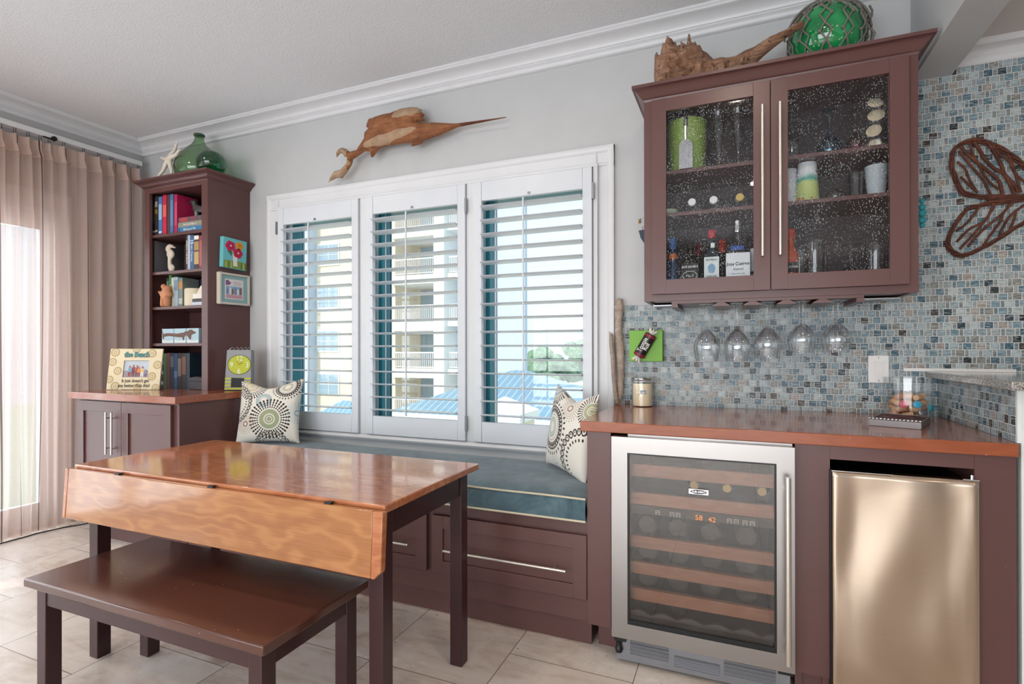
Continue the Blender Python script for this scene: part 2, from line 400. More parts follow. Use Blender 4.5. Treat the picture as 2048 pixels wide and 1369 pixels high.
def tag(o, label=None, cat=None, group=None, kind=None):
    if label: o['label'] = label
    if cat: o['category'] = cat
    if group: o['group'] = group
    if kind: o['kind'] = kind
    return o
def wloc(p):
    v = Vector((0, 0, 0))
    while p is not None: v = v + Vector(p.location); p = p.parent
    return v
def put(name, mb, mat, parent=None, local=False, bevel=0., seg=2, recalc=True, weld=True, ang=38, origin=None):
    me = bpy.data.meshes.new(name)
    off = Vector((0, 0, 0)) if (local or parent is None) else wloc(parent)
    if origin is not None: off = Vector(origin)
    me.from_pydata([tuple(v - off) for v in mb.v], [], mb.f)
    if mb.uv:
        ul = me.uv_layers.new(name='UVMap')
        for pol in me.polygons:
            u = mb.uv.get(pol.index)
            if u:
                for li, q in zip(pol.loop_indices, u): ul.data[li].uv = q
    mats = mat if isinstance(mat, (list, tuple)) else [mat]
    for q in mats: me.materials.append(M[q] if isinstance(q, str) else q)
    if len(mats) > 1: me.polygons.foreach_set('material_index', mb.m)
    if recalc:
        bm = bmesh.new(); bm.from_mesh(me)
        if weld: bmesh.ops.remove_doubles(bm, verts=bm.verts, dist=1e-6)
        bmesh.ops.recalc_face_normals(bm, faces=bm.faces); bm.to_mesh(me); bm.free()
    me.polygons.foreach_set('use_smooth', [True] * len(me.polygons))
    me.set_sharp_from_angle(angle=radians(ang))
    o = bpy.data.objects.new(name, me); COL.objects.link(o)
    if origin is not None: o.location = origin
    if parent is not None: o.parent = parent
    if bevel:
        b = o.modifiers.new('soft_edges', 'BEVEL'); b.width = bevel; b.segments = seg; b.limit_method = 'ANGLE'; b.angle_limit = radians(40)
    return o
def thing(name, label, cat, loc=(0, 0, 0), rz=0, group=None, rot=None):
    o = bpy.data.objects.new(name, None); COL.objects.link(o); o.location = loc; o.rotation_euler = rot or (0, 0, rz); o.empty_display_size = .1
    return tag(o, label, cat, group)
def solo(name, mb, mat, label, cat, group=None, origin=None, **kw):
    return tag(put(name, mb, mat, origin=origin, **kw), label, cat, group)
def struct(name, mb, mat, parent=None, **kw):
    o = put(name, mb, mat, parent, **kw)
    if parent is None: o['kind'] = 'structure'
    return o
def dup(root, loc=None, rz=None, label=None, group=None):
    r = root.copy(); COL.objects.link(r)
    if loc is not None: r.location = loc
    if rz is not None: r.rotation_euler = (0, 0, rz)
    if label: r['label'] = label
    if group: r['group'] = group
    for ch in list(root.children):
        c = ch.copy(); COL.objects.link(c); c.parent = r
        for g in list(ch.children): d = g.copy(); COL.objects.link(d); d.parent = c
    return r
def text(name, body, size, mat, parent, mtx, align='CENTER', extrude=.0006, squash=1.0, local=True, bold=0.):
    cu = bpy.data.curves.new(name, 'FONT'); cu.body = body; cu.size = size; cu.align_x = align; cu.align_y = 'CENTER'; cu.extrude = extrude; cu.offset = bold; cu.resolution_u = 3
    t = bpy.data.objects.new('tmp', cu); COL.objects.link(t)
    dg = bpy.context.evaluated_depsgraph_get(); me = bpy.data.meshes.new_from_object(t.evaluated_get(dg))
    bpy.data.objects.remove(t); bpy.data.curves.remove(cu)
    me.transform(Matrix.Diagonal((squash, 1, 1, 1))); me.transform(mtx)
    if not local and parent is not None: me.transform(Matrix.Translation(-wloc(parent)))
    me.materials.clear(); me.materials.append(M[mat]); me.name = name
    o = bpy.data.objects.new(name, me); COL.objects.link(o); o.parent = parent
    return o
UP = Matrix.Rotation(radians(90), 4, 'X')          # text lying in xy -> standing in xz, read from -y
def at(x, y, z, rz=0, ry=0): return Matrix.Translation((x, y, z)) @ Matrix.Rotation(rz, 4, 'Z') @ UP @ Matrix.Rotation(ry, 4, 'Z')
def flat(name, color, rough=.6, **kw):
    if name not in M: M[name] = plain(name, color, rough, **kw)
    return name

# ---------------------------------------------------------------- room shell
H, XL = 2.803, -4.31
struct('floor', MB().box(-4.6, 4.0, -6.6, .02, -.10, 0), 'floor')
struct('ceiling', MB().box(-4.6, .70, -6.6, .02, H, H + .12), 'ceiling')
struct('ceiling_kitchen', MB().box(.81, 4.0, -6.6, .02, 2.425, 2.55), 'kit_ceiling')
b = MB()                                            # back wall with the window opening
for q in ((XL, -2.84, 0, 2.92), (-.70, 4.0, 0, 2.92), (-2.84, -.70, 0, .70), (-2.84, -.70, 2.12, 2.92)): b.box(q[0], q[1], 0, .13, q[2], q[3])
struct('wall_back', b, 'wall')
b = MB()                                            # left wall with the opening of the glazed doors
for q in ((-.52, .13, 0, 2.92), (-6.6, -3.95, 0, 2.92), (-3.95, -.52, 2.17, 2.92)): b.box(XL - .14, XL, q[0], q[1], q[2], q[3])
struct('wall_left', b, 'wall')
struct('wall_right', MB().box(4.0, 4.12, -6.6, .13, 0, 2.6), 'wall')
b = MB()
for q in ((-4.45, -3.5, 0, 2.92), (1.1, 4.1, 0, 2.92), (-3.5, 1.1, 2.05, 2.92), (-3.5, 1.1, 0, .25)): b.box(q[0], q[1], -6.72, -6.6, q[2], q[3])
struct('wall_front', b, 'wall')
struct('trim_4', MB().box(.681, .817, -6.6, 0, 2.325, H + .1), 'wall')     # dropped beam between room and kitchen
def crown(axis, a0, a1, wall, top, h, p, sgn):
    # profile (outwards from wall, downwards from ceiling), bead, cove and steps
    prof = [(0, 0), (p, 0), (p, -.008), (p * .93, -.014), (p * .93, -.02)]
    for i in range(9):
        t = i / 8 * pi / 2
        prof.append((p * .90 - p * .55 * sin(t), -.022 - (h - .058) * (1 - cos(t)) ))
    prof += [(p * .30, -h + .033), (p * .30, -h + .028), (p * .20, -h + .022), (p * .16, -h + .012), (p * .16, -h + .004), (p * .10, -h), (0, -h)]
    pl = [(wall + sgn * u, top + v) for u, v in prof]
    m = MB().prism(pl, a0, a1, axis); return m
struct('trim_1', crown('x', XL, .681, 0, H, .092, .12, -1), 'trim')
struct('trim_2', crown('y', -6.6, 0, XL, H, .092, .12, 1), 'trim')
struct('trim_3', crown('x', .817, 4.0, 0, 2.425, .072, .08, -1), 'trim')
struct('baseboard_left', MB().box(XL, XL + .015, -.50, 0, 0, .13), 'trim', bevel=.004)
# mosaic backsplash (one thin slab round the corner of the half wall) and the half wall
b = MB().box(-.542, .7687, -.008, 0, .9145, 1.416).box(.60, 4.0, -.008, 0, 1.416, 2.354).box(.7687, 4.0, -.008, 0, .9145, 1.416)
struct('wall_tile_back', b, 'mosaic')
b = MB().box(.775, .93, -.70, -.009, 0, 1.074); struct('wall_half', b, 'pony')
struct('wall_tile_side', MB().box(.7687, .775, -.687, -.009, .9145, 1.074), 'mosaic')
struct('trim_5', MB().box(.7665, .7765, -.698, -.687, .9145, 1.074), 'pony')
solo('granite_ledge', MB().box(.725, 1.15, -.776, -.010, 1.0745, 1.100), 'granite', 'speckled granite bar ledge capping the tiled half wall on the right', 'countertop', bevel=.004)
struct('trim_6', MB().box(.65, 1.02, -.016, -.0085, 1.1005, 1.113), 'white')

# ---------------------------------------------------------------- window 1: casing, jambs, mullions, frames, panes
W0, W1, WZ0, WZ1 = -2.979, -.581, .585, 2.250
win = tag(bpy.data.objects.new('window_1', None), kind='structure'); COL.objects.link(win)
def casing_side(x_out, sgn, z0, z1):
    p = [(0, 0), (0, -.022), (.012, -.026), (.03, -.020), (.036, -.014), (.085, -.011), (.092, -.018), (.104, -.018), (.108, 0)]
    return [(x_out + sgn * u, v) for u, v in p]
b = MB().prism(casing_side(W0, 1, 0, 0), .655, WZ1, 'z').prism(casing_side(W1, -1, 0, 0), .655, WZ1, 'z')
b.prism([(v, WZ1 - u) for u, v in [(0, 0), (0, -.0225), (.012, -.0265), (.03, -.0205), (.036, -.0145), (.085, -.0115), (.092, -.0185), (.104, -.0185), (.108, 0)]], W0, W1, 'x')
put('window_casing', b, 'trim', win)
b = MB().prism([(0, .668), (-.030, .668), (-.044, .660), (-.050, .648), (-.044, .634), (-.034, .628), (-.026, .612), (-.020, .590), (-.020, .575), (-.026, .570), (-.026, .545), (0, .545)], W0 - .01, W1 + .01, 'x')
put('window_sill', b, 'trim', win)
b = MB()
for x0, x1 in ((-2.872, -2.853), (-2.178, -2.122), (-1.424, -1.376), (-.686, -.664)): b.box(x0, x1, -.034, .02, .668, 2.142)
b.box(-2.872, -.664, -.034, .02, 2.142, 2.158)
b.box(-2.161, -2.139, -.026, -.0345, .668, 2.142); b.box(-1.411, -1.389, -.026, -.0345, .668, 2.142)
put('shutter_frame', b, 'trim', win, bevel=.002)
b = MB()
for x0, x1 in ((-2.839, -2.801), (-2.18, -2.086), (-1.43, -1.336), (-.73, -.701)): b.box(x0, x1, .0205, .034 if x0 < -2 or x0 < -1.4 else .12, .701, 2.119)
b.box(-2.80, -.73, .0205, .034, 2.06, 2.119).box(-2.80, -.73, .0205, .034, .701, .745)
put('window_jambs', b, 'trim', win)
M['teal'] = plain('teal_window_frame_paint', '12707f', .4); M['navy'] = plain('navy_window_gasket', '14304e', .5)
for (x0, x1, jw, wa, wb_) in ((-2.839, -2.16, .105, .094, .097), (-2.10, -1.41, .10, .030, .040), (-1.35, -.701, .10, .062, .088)):
    b = MB()
    for k, (a, c2) in enumerate(((x0, x0 + .018), (x1 - .018, x1))): b.box(a, c2 + (.022 if k == 0 else 0), .035, .035 + jw, .703, 2.118)
    b.box(x0 + .041, x1 - .019, .036, .12, 2.05, 2.117).box(x0 + .041, x1 - .019, .036, .12, .704, .76)
    f = put('window_frame', b, 'teal', win)
    put('gasket', MB().box(x0 + .0401, x0 + .0412, .035 + jw - .018, .035 + jw, .76, 2.05), 'navy', f)
    put('sash_liner', MB().box(x0 + .0401, x0 + .0414, .035 + wa, .035 + wb_, .76, 2.05), 'trim', f)
    put('pane', MB().box(x0 + .0415, x1 - .0191, .105, .109, .76, 2.05), 'pane', f)

# door 1: glazed doors in the left wall behind the curtains
door = tag(bpy.data.objects.new('door_1', None), kind='structure'); COL.objects.link(door)
b = MB().box(XL - .10, XL - .02, -.60, -.52, 0, 2.17).box(XL - .10, XL - .02, -3.95, -3.87, 0, 2.17).box(XL - .10, XL - .02, -3.87, -.60, 2.09, 2.17).box(XL - .10, XL - .02, -3.87, -.60, 0, .04)
b.box(XL, XL + .018, -.60, -.50, 0, 2.26).box(XL, XL + .018, -3.97, -.60, 2.17, 2.26)
put('door_frame', b, 'trim', door)
for y0, y1 in ((-1.50, -.60), (-2.30, -1.50), (-3.10, -2.30), (-3.87, -3.10)):
    b = MB().box(XL - .08, XL - .04, y0, y0 + .06, .04, 2.09).box(XL - .08, XL - .04, y1 - .06, y1, .04, 2.09).box(XL - .08, XL - .04, y0 + .06, y1 - .06, 2.01, 2.09).box(XL - .08, XL - .04, y0 + .06, y1 - .06, .04, .16)
    l = put('door_leaf', b, 'trim', door)
    put('pane', MB().box(XL - .062, XL - .058, y0 + .06, y1 - .06, .16, 2.01), 'pane', l)

# ---------------------------------------------------------------- plantation shutters
def shutter(x0, x1, label, hinge_right, rod_x):
    t = thing('shutter_panel', label, 'shutter', ((x0 + x1) / 2, -.036, .668), group='louvered shutters across the window')
    z0, z1, ym, yM = .672, 2.138, -.050, -.022
    b = MB().box(x0 + .003, x0 + .053, ym, yM, z0, z1).box(x1 - .053, x1 - .003, ym, yM, z0, z1)
    put('stiles', b, 'shutter', t, bevel=.002)
    put('top_rail', MB().box(x0 + .054, x1 - .054, ym + .0015, yM, 2.030, z1), 'shutter', t, bevel=.0015)
    put('bottom_rail', MB().box(x0 + .054, x1 - .054, ym + .0015, yM, z0, .786), 'shutter', t, bevel=.0015)
    n = 16; pitch = (2.030 - .786) / n; b = MB()
    a = radians(-4)
    for i in range(n):
        zc = .786 + pitch * (i + .5); poly = []
        for k in range(14):
            th = 2 * pi * k / 14; u, v = .0445 * cos(th), .0056 * sin(th)
            poly.append((-.036 + u * cos(a) - v * sin(a), zc + u * sin(a) + v * cos(a)))
        b.prism(poly, x0 + .0555, x1 - .0555, 'x')
    put('louvers', b, 'shutter', t, ang=50)
    put('tilt_rod', MB().box(rod_x - .005, rod_x + .005, -.093, -.084, .80, 2.012), 'nickel' if 0 else 'shutter', t, bevel=.003)
    put('latch', MB().box(rod_x + .012, rod_x + .024, -.056, -.0495, 2.036, 2.048), 'grille', t)
    hx = x1 + .001 if hinge_right else x0 - .006
    for hz in (.775, 2.015): put('hinge', MB().box(hx - .004, hx + .008, -.056, -.046, hz - .045, hz + .04), 'grille', t)
    return t
shutter(-2.853, -2.178, 'white louvered shutter panel on the left, cushion in front of its lower corner', False, -2.545)
shutter(-2.122, -1.424, 'white louvered shutter panel in the middle of the three', True, -1.80)
shutter(-1.376, -.686, 'white louvered shutter panel on the right, trees and blue roof showing through it', True, -1.055)

# ---------------------------------------------------------------- outside, seen through the shutters
M['stucco'] = plain('cream_stucco', 'ecdfc6', .9); M['stucco_shade'] = plain('shade_tinted_stucco', 'c9d6e6', .9); M['ext_white'] = plain('white_exterior_paint', 'f4f3ee', .7)  # pale blue carries the tower's shade in the stucco colour
M['ext_glass'] = plain('reflective_window_glass', '9fb4c2', .15, spec=.8); M['ext_dark'] = plain('shaded_balcony_door', '5d7484', .3)
def m_roof():
    t = NT('blue_standing_seam_metal'); p = t.pos('obj'); x, y, z = t.sep(p)
    s = ((x * 3.2).fract()).lt(.16)
    return t.end(t.surf(t.mix(s, '86aac0', 'bcd0dc'), .4, .2))
M['roof'] = m_roof()
apt = thing('apartment_building', 'cream apartment tower, its shaded walls tinted pale blue, standing outside beyond the shutters', 'building', (-20, 25, -14))
put('shaded_wall', MB().box(-31, -25.9, 24.2, 27, -14, 22), 'stucco_shade', apt)
put('cream_wall', MB().box(-25.9, -19.6, 25, 28.5, -14, 22), 'stucco', apt)
put('recess_wall', MB().box(-19.6, -16.6, 27.5, 28.5, -14, 22), 'stucco', apt)
put('corner_column', MB().box(-16.6, -15.9, 24.6, 28.5, -14, 22), 'ext_white', apt)
put('side_recess_wall', MB().box(-15.9, -13.2, 26.2, 28, -14, 22), 'stucco_shade', apt)
put('end_wall', MB().box(-13.2, -10.9, 24.9, 25.3, -14, 22), 'stucco_shade', apt)
for k in range(-3, 5):
    zf = 2.85 * k
    if k >= -2:
        zc = zf + 1.75
        w = put('window', MB().box(-25.75, -23.95, 24.93, 25.0, zc - .75, zc + .75), 'ext_white', apt)
        g = MB()
        for i in range(2):
            for j in range(2): g.box(-25.62 + i * .82, -24.88 + i * .82, 24.90, 24.94, zc - .63 + j * .66, zc - .03 + j * .66)
        put('pane', g, 'ext_glass', w)
        put('recess_door', MB().box(-17.9, -16.9, 27.42, 27.5, zf + .1, zf + 2.2), 'ext_dark', apt)
        put('recess_door', MB().box(-19.3, -18.3, 27.42, 27.5, zf + .1, zf + 2.2), 'ext_glass', apt)
    put('balcony_beam', MB().box(-19.7, -16.2, 24.7, 27.5, zf - .55, zf), 'ext_white', apt)
    put('balcony_beam', MB().box(-15.9, -13.4, 24.9, 26.2, zf - .3, zf), 'ext_white', apt)
    for (xa, xb, yy) in ((-19.6, -16.6, 24.8), (-15.8, -13.5, 25.0)):
        r = MB().box(xa, xb, yy, yy + .05, zf + .95, zf + 1.02).box(xa, xb, yy, yy + .05, zf + .08, zf + .13)
        nb = int((xb - xa) / .14)
        for i in range(nb): xx = xa + (i + .5) * (xb - xa) / nb; r.box(xx - .018, xx + .018, yy, yy + .04, zf + .13, zf + .95)
        put('railing', r, 'ext_white', apt)
def hip(name, label, cx, cy, zt, hw, hd, h, mat, group=None):
    t = thing(name, label, 'roof', (cx, cy, zt - h))
    b = MB().add([(cx - hw, cy - hd, zt - h), (cx + hw, cy - hd, zt - h), (cx + hw, cy + hd, zt - h), (cx - hw, cy + hd, zt - h), (cx - hw * .08, cy, zt), (cx + hw * .08, cy, zt)], [(0, 1, 5, 4), (1, 2, 5), (2, 3, 4, 5), (3, 0, 4), (3, 2, 1, 0)])
    put('metal_roof', b, mat, t)
    put('walls', MB().box(cx - hw * .86, cx + hw * .86, cy - hd * .86, cy + hd * .86, zt - h - 9, zt - h), 'stucco', t)
    put('fascia', MB().box(cx - hw * 1.01, cx + hw * 1.01, cy - hd * 1.01, cy + hd * 1.01, zt - h - .25, zt - h), 'ext_white', t)
    return t
hip('pavilion', 'large blue metal hip roof outside, lower right of the window', -8.9, 19.2, .25, 4.2, 4.0, 1.6, 'roof')
hip('pavilion', 'small pale metal roof in front of the large blue hip roof outside', -6.45, 12.0, -.25, .8, .8, .42, M['ext_white'])
hip('pavilion', 'low metal roof below the cream tower windows outside', -19.2, 20.0, -1.55, 3.0, 2.4, 1.8, 'roof')
def m_leaf(name, lo, hi):
    t = NT(name); p = t.pos('world'); n = t.noise(p, 1.6, 5., .75)
    return t.end(t.surf(t.ramp(n, [(.38, lo), (.62, hi)]), .95, normal=t.bump(n, 1., .6)))
M['leafage'] = m_leaf('hazy_green_foliage', '6f9a80', 'a9c4a4'); M['leafage2'] = m_leaf('hazy_blue_green_foliage', '5f8c92', '93b8b4'); M['bark'] = plain('pale_bark', '8d8478', .9)
def tree(x, y, z0, h, r, label, mat):
    t = thing('tree', label, 'tree', (x, y, z0), group=None)
    rr = random.Random(int(abs(x * 7 + y)))
    put('trunk', MB().tube([(x, y, z0), (x + .2, y, z0 + h * .4), (x, y, z0 + h * .7)], [.35, .28, .18], 8), 'bark', t)
    b = MB()
    for k in range(34):
        a = rr.uniform(0, 6.28); q = rr.uniform(0, .75) * r; c = Vector((x + q * cos(a), y + q * sin(a), z0 + h * rr.uniform(.5, .86)))
        s = rr.uniform(.18, .36) * r; m = MB().ball((0, 0, 0), s, 14, (1, 1, .75))
        m.v = [v * (1 + .5 * noise.noise(v * (3.2 / s) * .5 + c)) + c for v in m.v]; b.add(m.v, m.f)
    put('crown', b, mat, t)
tree(-22.5, 62, -12, 14.6, 4.6, 'rounded green tree at the left of the far tree line outside', 'leafage')
tree(-20.6, 76, -12, 16.6, 5.2, 'tallest green tree of the far tree line outside', 'leafage')
tree(-11.8, 61, -12, 15.2, 5.0, 'green tree at the right end of the far tree line outside', 'leafage')
tree(-19.5, 46, -12, 10.6, 3.6, 'nearer blue green tree in front of the far tree line outside', 'leafage2')
tree(-13.2, 48, -12, 10.2, 3.8, 'low blue green tree outside at the right edge of the window', 'leafage2')
struct('ground', MB().box(-160, 120, 4, 260, -12.6, -12), plain('hazy_lawn', 'b8c8b4', .9))

# ---------------------------------------------------------------- shaker parts
def bar_handle(parent, a, b_, out, posts=(.14, .86), r=.0055, name='handle'):
    a = Vector(a); b_ = Vector(b_); out = Vector(out); m = MB().tube([a, b_], r, 14)
    for t in posts:
        p = a.lerp(b_, t); m.tube([p, p - out], r * .7, 8)
    return put(name, m, 'nickel', parent)
def shaker(x0, x1, z0, z1, yf, rail=.055, th=.02, rec=.009):
    b = MB().box(x0, x0 + rail, yf, yf + th, z0, z1).box(x1 - rail, x1, yf, yf + th, z0, z1)
    b.box(x0 + rail, x1 - rail, yf, yf + th, z1 - rail, z1).box(x0 + rail, x1 - rail, yf, yf + th, z0, z0 + rail)
    b.box(x0 + rail, x1 - rail, yf + rec, yf + th, z0 + rail, z1 - rail); return b

# ---------------------------------------------------------------- left unit: base cabinet, cherry top, bookcase
t = thing('base_cabinet', 'maroon two door base cabinet under the bookcase on the left', 'cabinet', (-3.4, -.35, 0))
b = MB().box(-3.885, -2.93, -.68, -.012, .10, .886)
put('body', b, 'cab', t, bevel=.0015)
put('toe_kick', MB().box(-3.865, -2.95, -.62, -.02, 0, .10), 'cab', t)
for x0, x1, hx in ((-3.853, -3.418, -3.507), (-3.415, -2.975, -3.452)):
    d = put('door', shaker(x0, x1, .125, .876, -.7005, .062), 'cab', t, bevel=.0012)
    bar_handle(d, (hx, -.735, .565), (hx, -.735, .818), (0, -.034, 0))
solo('cherry_countertop', MB().box(-3.925, -2.915, -.715, -.004, .8865, .928), 'cherry', 'cherry wood counter slab under the tall bookcase on the left', 'countertop', bevel=.003)
t = thing('bookcase', 'tall maroon open bookcase with crown moulding on the left counter', 'bookcase', (-3.47, -.165, .928))
bx0, bx1, by = -3.786, -3.16, -.327
b = MB().box(bx0, bx0 + .02, by + .02, -.004, .9285, 2.30).box(bx1 - .02, bx1, by + .02, -.004, .9285, 2.30)
b.box(bx0, bx0 + .052, by, by + .019, .9285, 2.30).box(bx1 - .056, bx1, by, by + .0195, .9285, 2.30).box(bx0 + .052, bx1 - .056, by, by + .019, 2.272, 2.30)
b.box(bx0 + .02, bx1 - .02, -.012, -.004, .9285, 2.28).box(bx0 + .02, bx1 - .02, by + .02, -.004, 2.28, 2.30)
b.k = 1
for k in range(36):
    for yy in (-.27, -.08): b.lathe([(.0025, 0), (.0025, .0004)], (bx0 + .0204, yy, 1.05 + k * .033), 8, (1, 0, 0))
put('case', b, ['cab', 'dark'], t)
pr = [(0, 2.3005), (.004, 2.308), (.012, 2.312), (.02, 2.322), (.034, 2.336), (.046, 2.342), (.052, 2.346), (.052, 2.356), (-.05, 2.356), (-.05, 2.3005)]
def crown_box(x0, x1, yf, yb, prof, back_open=True):
    # mitred moulding around left, front and right edges
    ring = []
    for u, z in prof: ring.append([(x0 - u, yb, z), (x0 - u, yf - u, z), (x1 + u, yf - u, z), (x1 + u, yb, z)])
    m = MB(); vs = [p for r in ring for p in r]; fs = []
    n = len(ring)
    for i in range(n):
        j = (i + 1) % n
        for k in range(3): fs.append((i * 4 + k, i * 4 + k + 1, j * 4 + k + 1, j * 4 + k))
    fs += [tuple(i * 4 for i in range(n)), tuple(i * 4 + 3 for i in range(n))]
    return m.add(vs, fs)
c = crown_box(bx0, bx1, by, -.004, pr); c.box(bx0 + .04, bx1 - .04, by + .04, -.005, 2.338, 2.356)
put('crown', c, 'cab', t)
SH = [1.989, 1.731, 1.489, 1.238]
for z in SH: put('shelf', MB().box(bx0 + .021, bx1 - .021, by + .022, -.0125, z - .019, z), 'cab', t, bevel=.001)

# ---------------------------------------------------------------- window bench
t = thing('window_bench', 'maroon built-in window bench with wide shaker drawers', 'bench', (-1.75, -.35, 0))
put('body', MB().box(-2.925, -.5445, -.675, -.028, .115, .512), 'cab', t)
put('toe_kick', MB().box(-2.925, -.5445, -.628, -.04, 0, .115), 'cab', t)
for x0, x1 in ((-1.253, -.547), (-1.987, -1.281), (-2.72, -2.014)):
    b = shaker(x0, x1, .205, .458, -.695, .055, .0195, .008)
    d = put('drawer', b, 'cab', t, bevel=.0012)
    cx = (x0 + x1) / 2; hl = .277
    bar_handle(d, (cx - hl, -.728, .32), (cx + hl, -.728, .32), (0, -.034, 0), (.09, .91))
# cushion: boxed velvet pad with piping, sagging slightly to the back
def cush(u, v):
    return Vector((u, v, 0))
cx0, cx1, cyf, cyb = -2.922, -.548, -.705, -.030
t = thing('seat_cushion', 'long slate blue velvet bench cushion with cream piping', 'cushion', (-1.73, -.37, .513))
def ztop(x, y):
    k = (y - cyf) / (cyb - cyf); e = min(1, min(x - cx0, cx1 - x) / .12, (y - cyf) / .08 + .0, (cyb - y) / .08)
    return .606 - .018 * k + .016 * sqrt(max(0, min(1, e))) + .003 * noise.noise(Vector((x * 3, y * 4, 0)))
b = MB()
nx, ny = 60, 16
b.grid(lambda u, v: (cx0 + (cx1 - cx0) * u, cyf + (cyb - cyf) * v, ztop(cx0 + (cx1 - cx0) * u, cyf + (cyb - cyf) * v)), nx, ny)
def side(fx, fy, x0, y0, x1, y1, n):
    def f(u, v):
        x, y = x0 + (x1 - x0) * u, y0 + (y1 - y0) * u; zt = ztop(x, y); bul = sin(pi * v) * .007
        return (x + fx * bul, y + fy * bul, .5135 + (zt - .5135) * v)
    b.grid(f, n, 6)
side(0, -1, cx0, cyf, cx1, cyf, nx); side(0, 1, cx0, cyb, cx1, cyb, nx); side(-1, 0, cx0, cyf, cx0, cyb, ny); side(1, 0, cx1, cyf, cx1, cyb, ny)
b.box(cx0 + .01, cx1 - .01, cyf + .01, cyb - .01, .5132, .516)
put('pad', b, 'velvet', t, ang=60)
for zz in (0, 1):
    pts = []
    for k in range(61):
        x = cx0 + (cx1 - cx0) * k / 60; pts.append((x, cyf - .002, (ztop(x, cyf) + .0005) if zz else .5175))
    put('piping', MB().tube(pts, .0042, 8), 'piping', t)

# ---------------------------------------------------------------- bar unit: base, counter, cooler, small refrigerator
t = thing('bar_base_cabinet', 'maroon bar cabinet carcass around the two refrigerators', 'cabinet', (.1, -.35, 0))
put('end_panel', MB().box(-.543, -.449, -.700, -.029, .118, .8735), 'cab', t, bevel=.001)
put('end_toe', MB().box(-.520, -.4492, -.612, -.05, 0, .118), 'cab', t)
put('centre_stile', MB().box(.180, .283, -.700, -.68, .10, .8735).box(.180, .2, -.679, -.03, 0, .8735).box(.262, .2825, -.679, -.03, 0, .8735), 'cab', t)
put('centre_toe', MB().box(.201, .262, -.66, -.64, 0, .10), 'cab', t)
put('top_rail', MB().box(.2835, .6640, -.700, -.68, .829, .8735), 'cab', t)
put('right_panel', MB().box(.6645, .7635, -.700, -.68, 0, .8735).box(.6645, .6845, -.679, -.03, 0, .8735), 'cab', t)
put('back_panel', MB().box(-.449, .664, -.028, -.012, 0, .87), 'dark', t)
solo('cherry_counter', MB().box(-.568, .7655, -.7135, -.0085, .874, .914), 'cherry', 'long cherry wood bar counter above the wine cooler', 'countertop', bevel=.003)

t = thing('wine_cooler', 'stainless glass door wine cooler with wooden shelf fronts', 'wine cooler', (-.13, -.4, 0))
x0, x1, zf, zt = -.438, .176, .112, .866; yf = -.742
sh = MB()                                                    # open insulated box
sh.box(x0 + .012, x0 + .045, -.690, -.05, .095, .858).box(x1 - .045, x1 - .012, -.690, -.05, .095, .858).box(x0 + .045, x1 - .045, -.690, -.05, .825, .858).box(x0 + .045, x1 - .045, -.690, -.05, .095, .13).box(x0 + .045, x1 - .045, -.10, -.05, .13, .825)
put('cabinet_box', sh, 'dark', t)
put('top_strip', MB().box(x0 + .055, x1 - .004, -.705, -.691, .861, .8725), 'steel', t)
gx0, gx1, gz0, gz1 = x0 + .0595, x1 - .0545, .169, .808
b = MB().box(x0, gx0, yf, yf + .046, zf, zt).box(gx1, x1, yf, yf + .046, zf, zt).box(gx0, gx1, yf, yf + .046, gz1, zt).box(gx0, gx1, yf, yf + .046, zf, gz0)
d = put('door', b, 'steel', t)
put('gasket', MB().box(gx0 + .0005, gx0 + .006, yf + .003, yf + .04, gz0, gz1).box(gx1 - .006, gx1 - .0005, yf + .003, yf + .04, gz0, gz1).box(gx0 + .006, gx1 - .006, yf + .003, yf + .04, gz1 - .006, gz1 - .0005).box(gx0 + .006, gx1 - .006, yf + .003, yf + .04, gz0 + .0005, gz0 + .016), 'black', d)
put('glass_pane', MB().box(gx0 + .006, gx1 - .006, yf + .006, yf + .011, gz0 + .016, gz1 - .006), 'smoked', d)
bar_handle(d, (x1 - .024, yf - .045, .160), (x1 - .024, yf - .045, .775), (0, -.045, 0), (.08, .92), .0095)
FR = [(.711, .757), (.604, .649), (.440, .484), (.340, .384), (.240, .284)]
for za, zb in FR:
    s = put('shelf', MB().box(gx0 - .01, gx1 + .01, -.684, -.664, za, zb), 'beech', t)
    put('rack_wires', MB().box(gx0 - .01, gx1 + .01, -.663, -.12, za + .012, za + .016), 'chrome', s)
b = MB(); pts = [(gx0 - .01, .14)]
for k in range(61):
    u = k / 60; pts.append((gx0 - .01 + (gx1 - gx0 + .02) * u, .192 + .011 * abs(sin(pi * u * 5.5 + .3)) ** 1.0 * 1.4 - .006))
pts.append((gx1 + .01, .14)); b.prism(pts, -.684, -.67); put('bottle_rack', b, 'grille', t)
M['panel_grey'] = plain('control_panel', '4a4845', .35); M['ledmat'] = plain('amber_display', 'e8902a', .5, emit='ff9a2e', estr=1.0); M['icon'] = plain('brightened_print', 'd9d6d0', .5, emit='e8e6e0', estr=.25)  # slight glow added to the icons to brighten them behind the glass
cp = put('control_panel', MB().box(gx0 - .005, gx1 + .005, -.690, -.60, .572, .602), 'panel_grey', t)
text('display_digits', '58', .026, 'ledmat', d, at(-.127, yf + .0125, .592), local=False)
text('display_digits', '42', .026, 'ledmat', d, at(-.083, yf + .0125, .590), local=False)
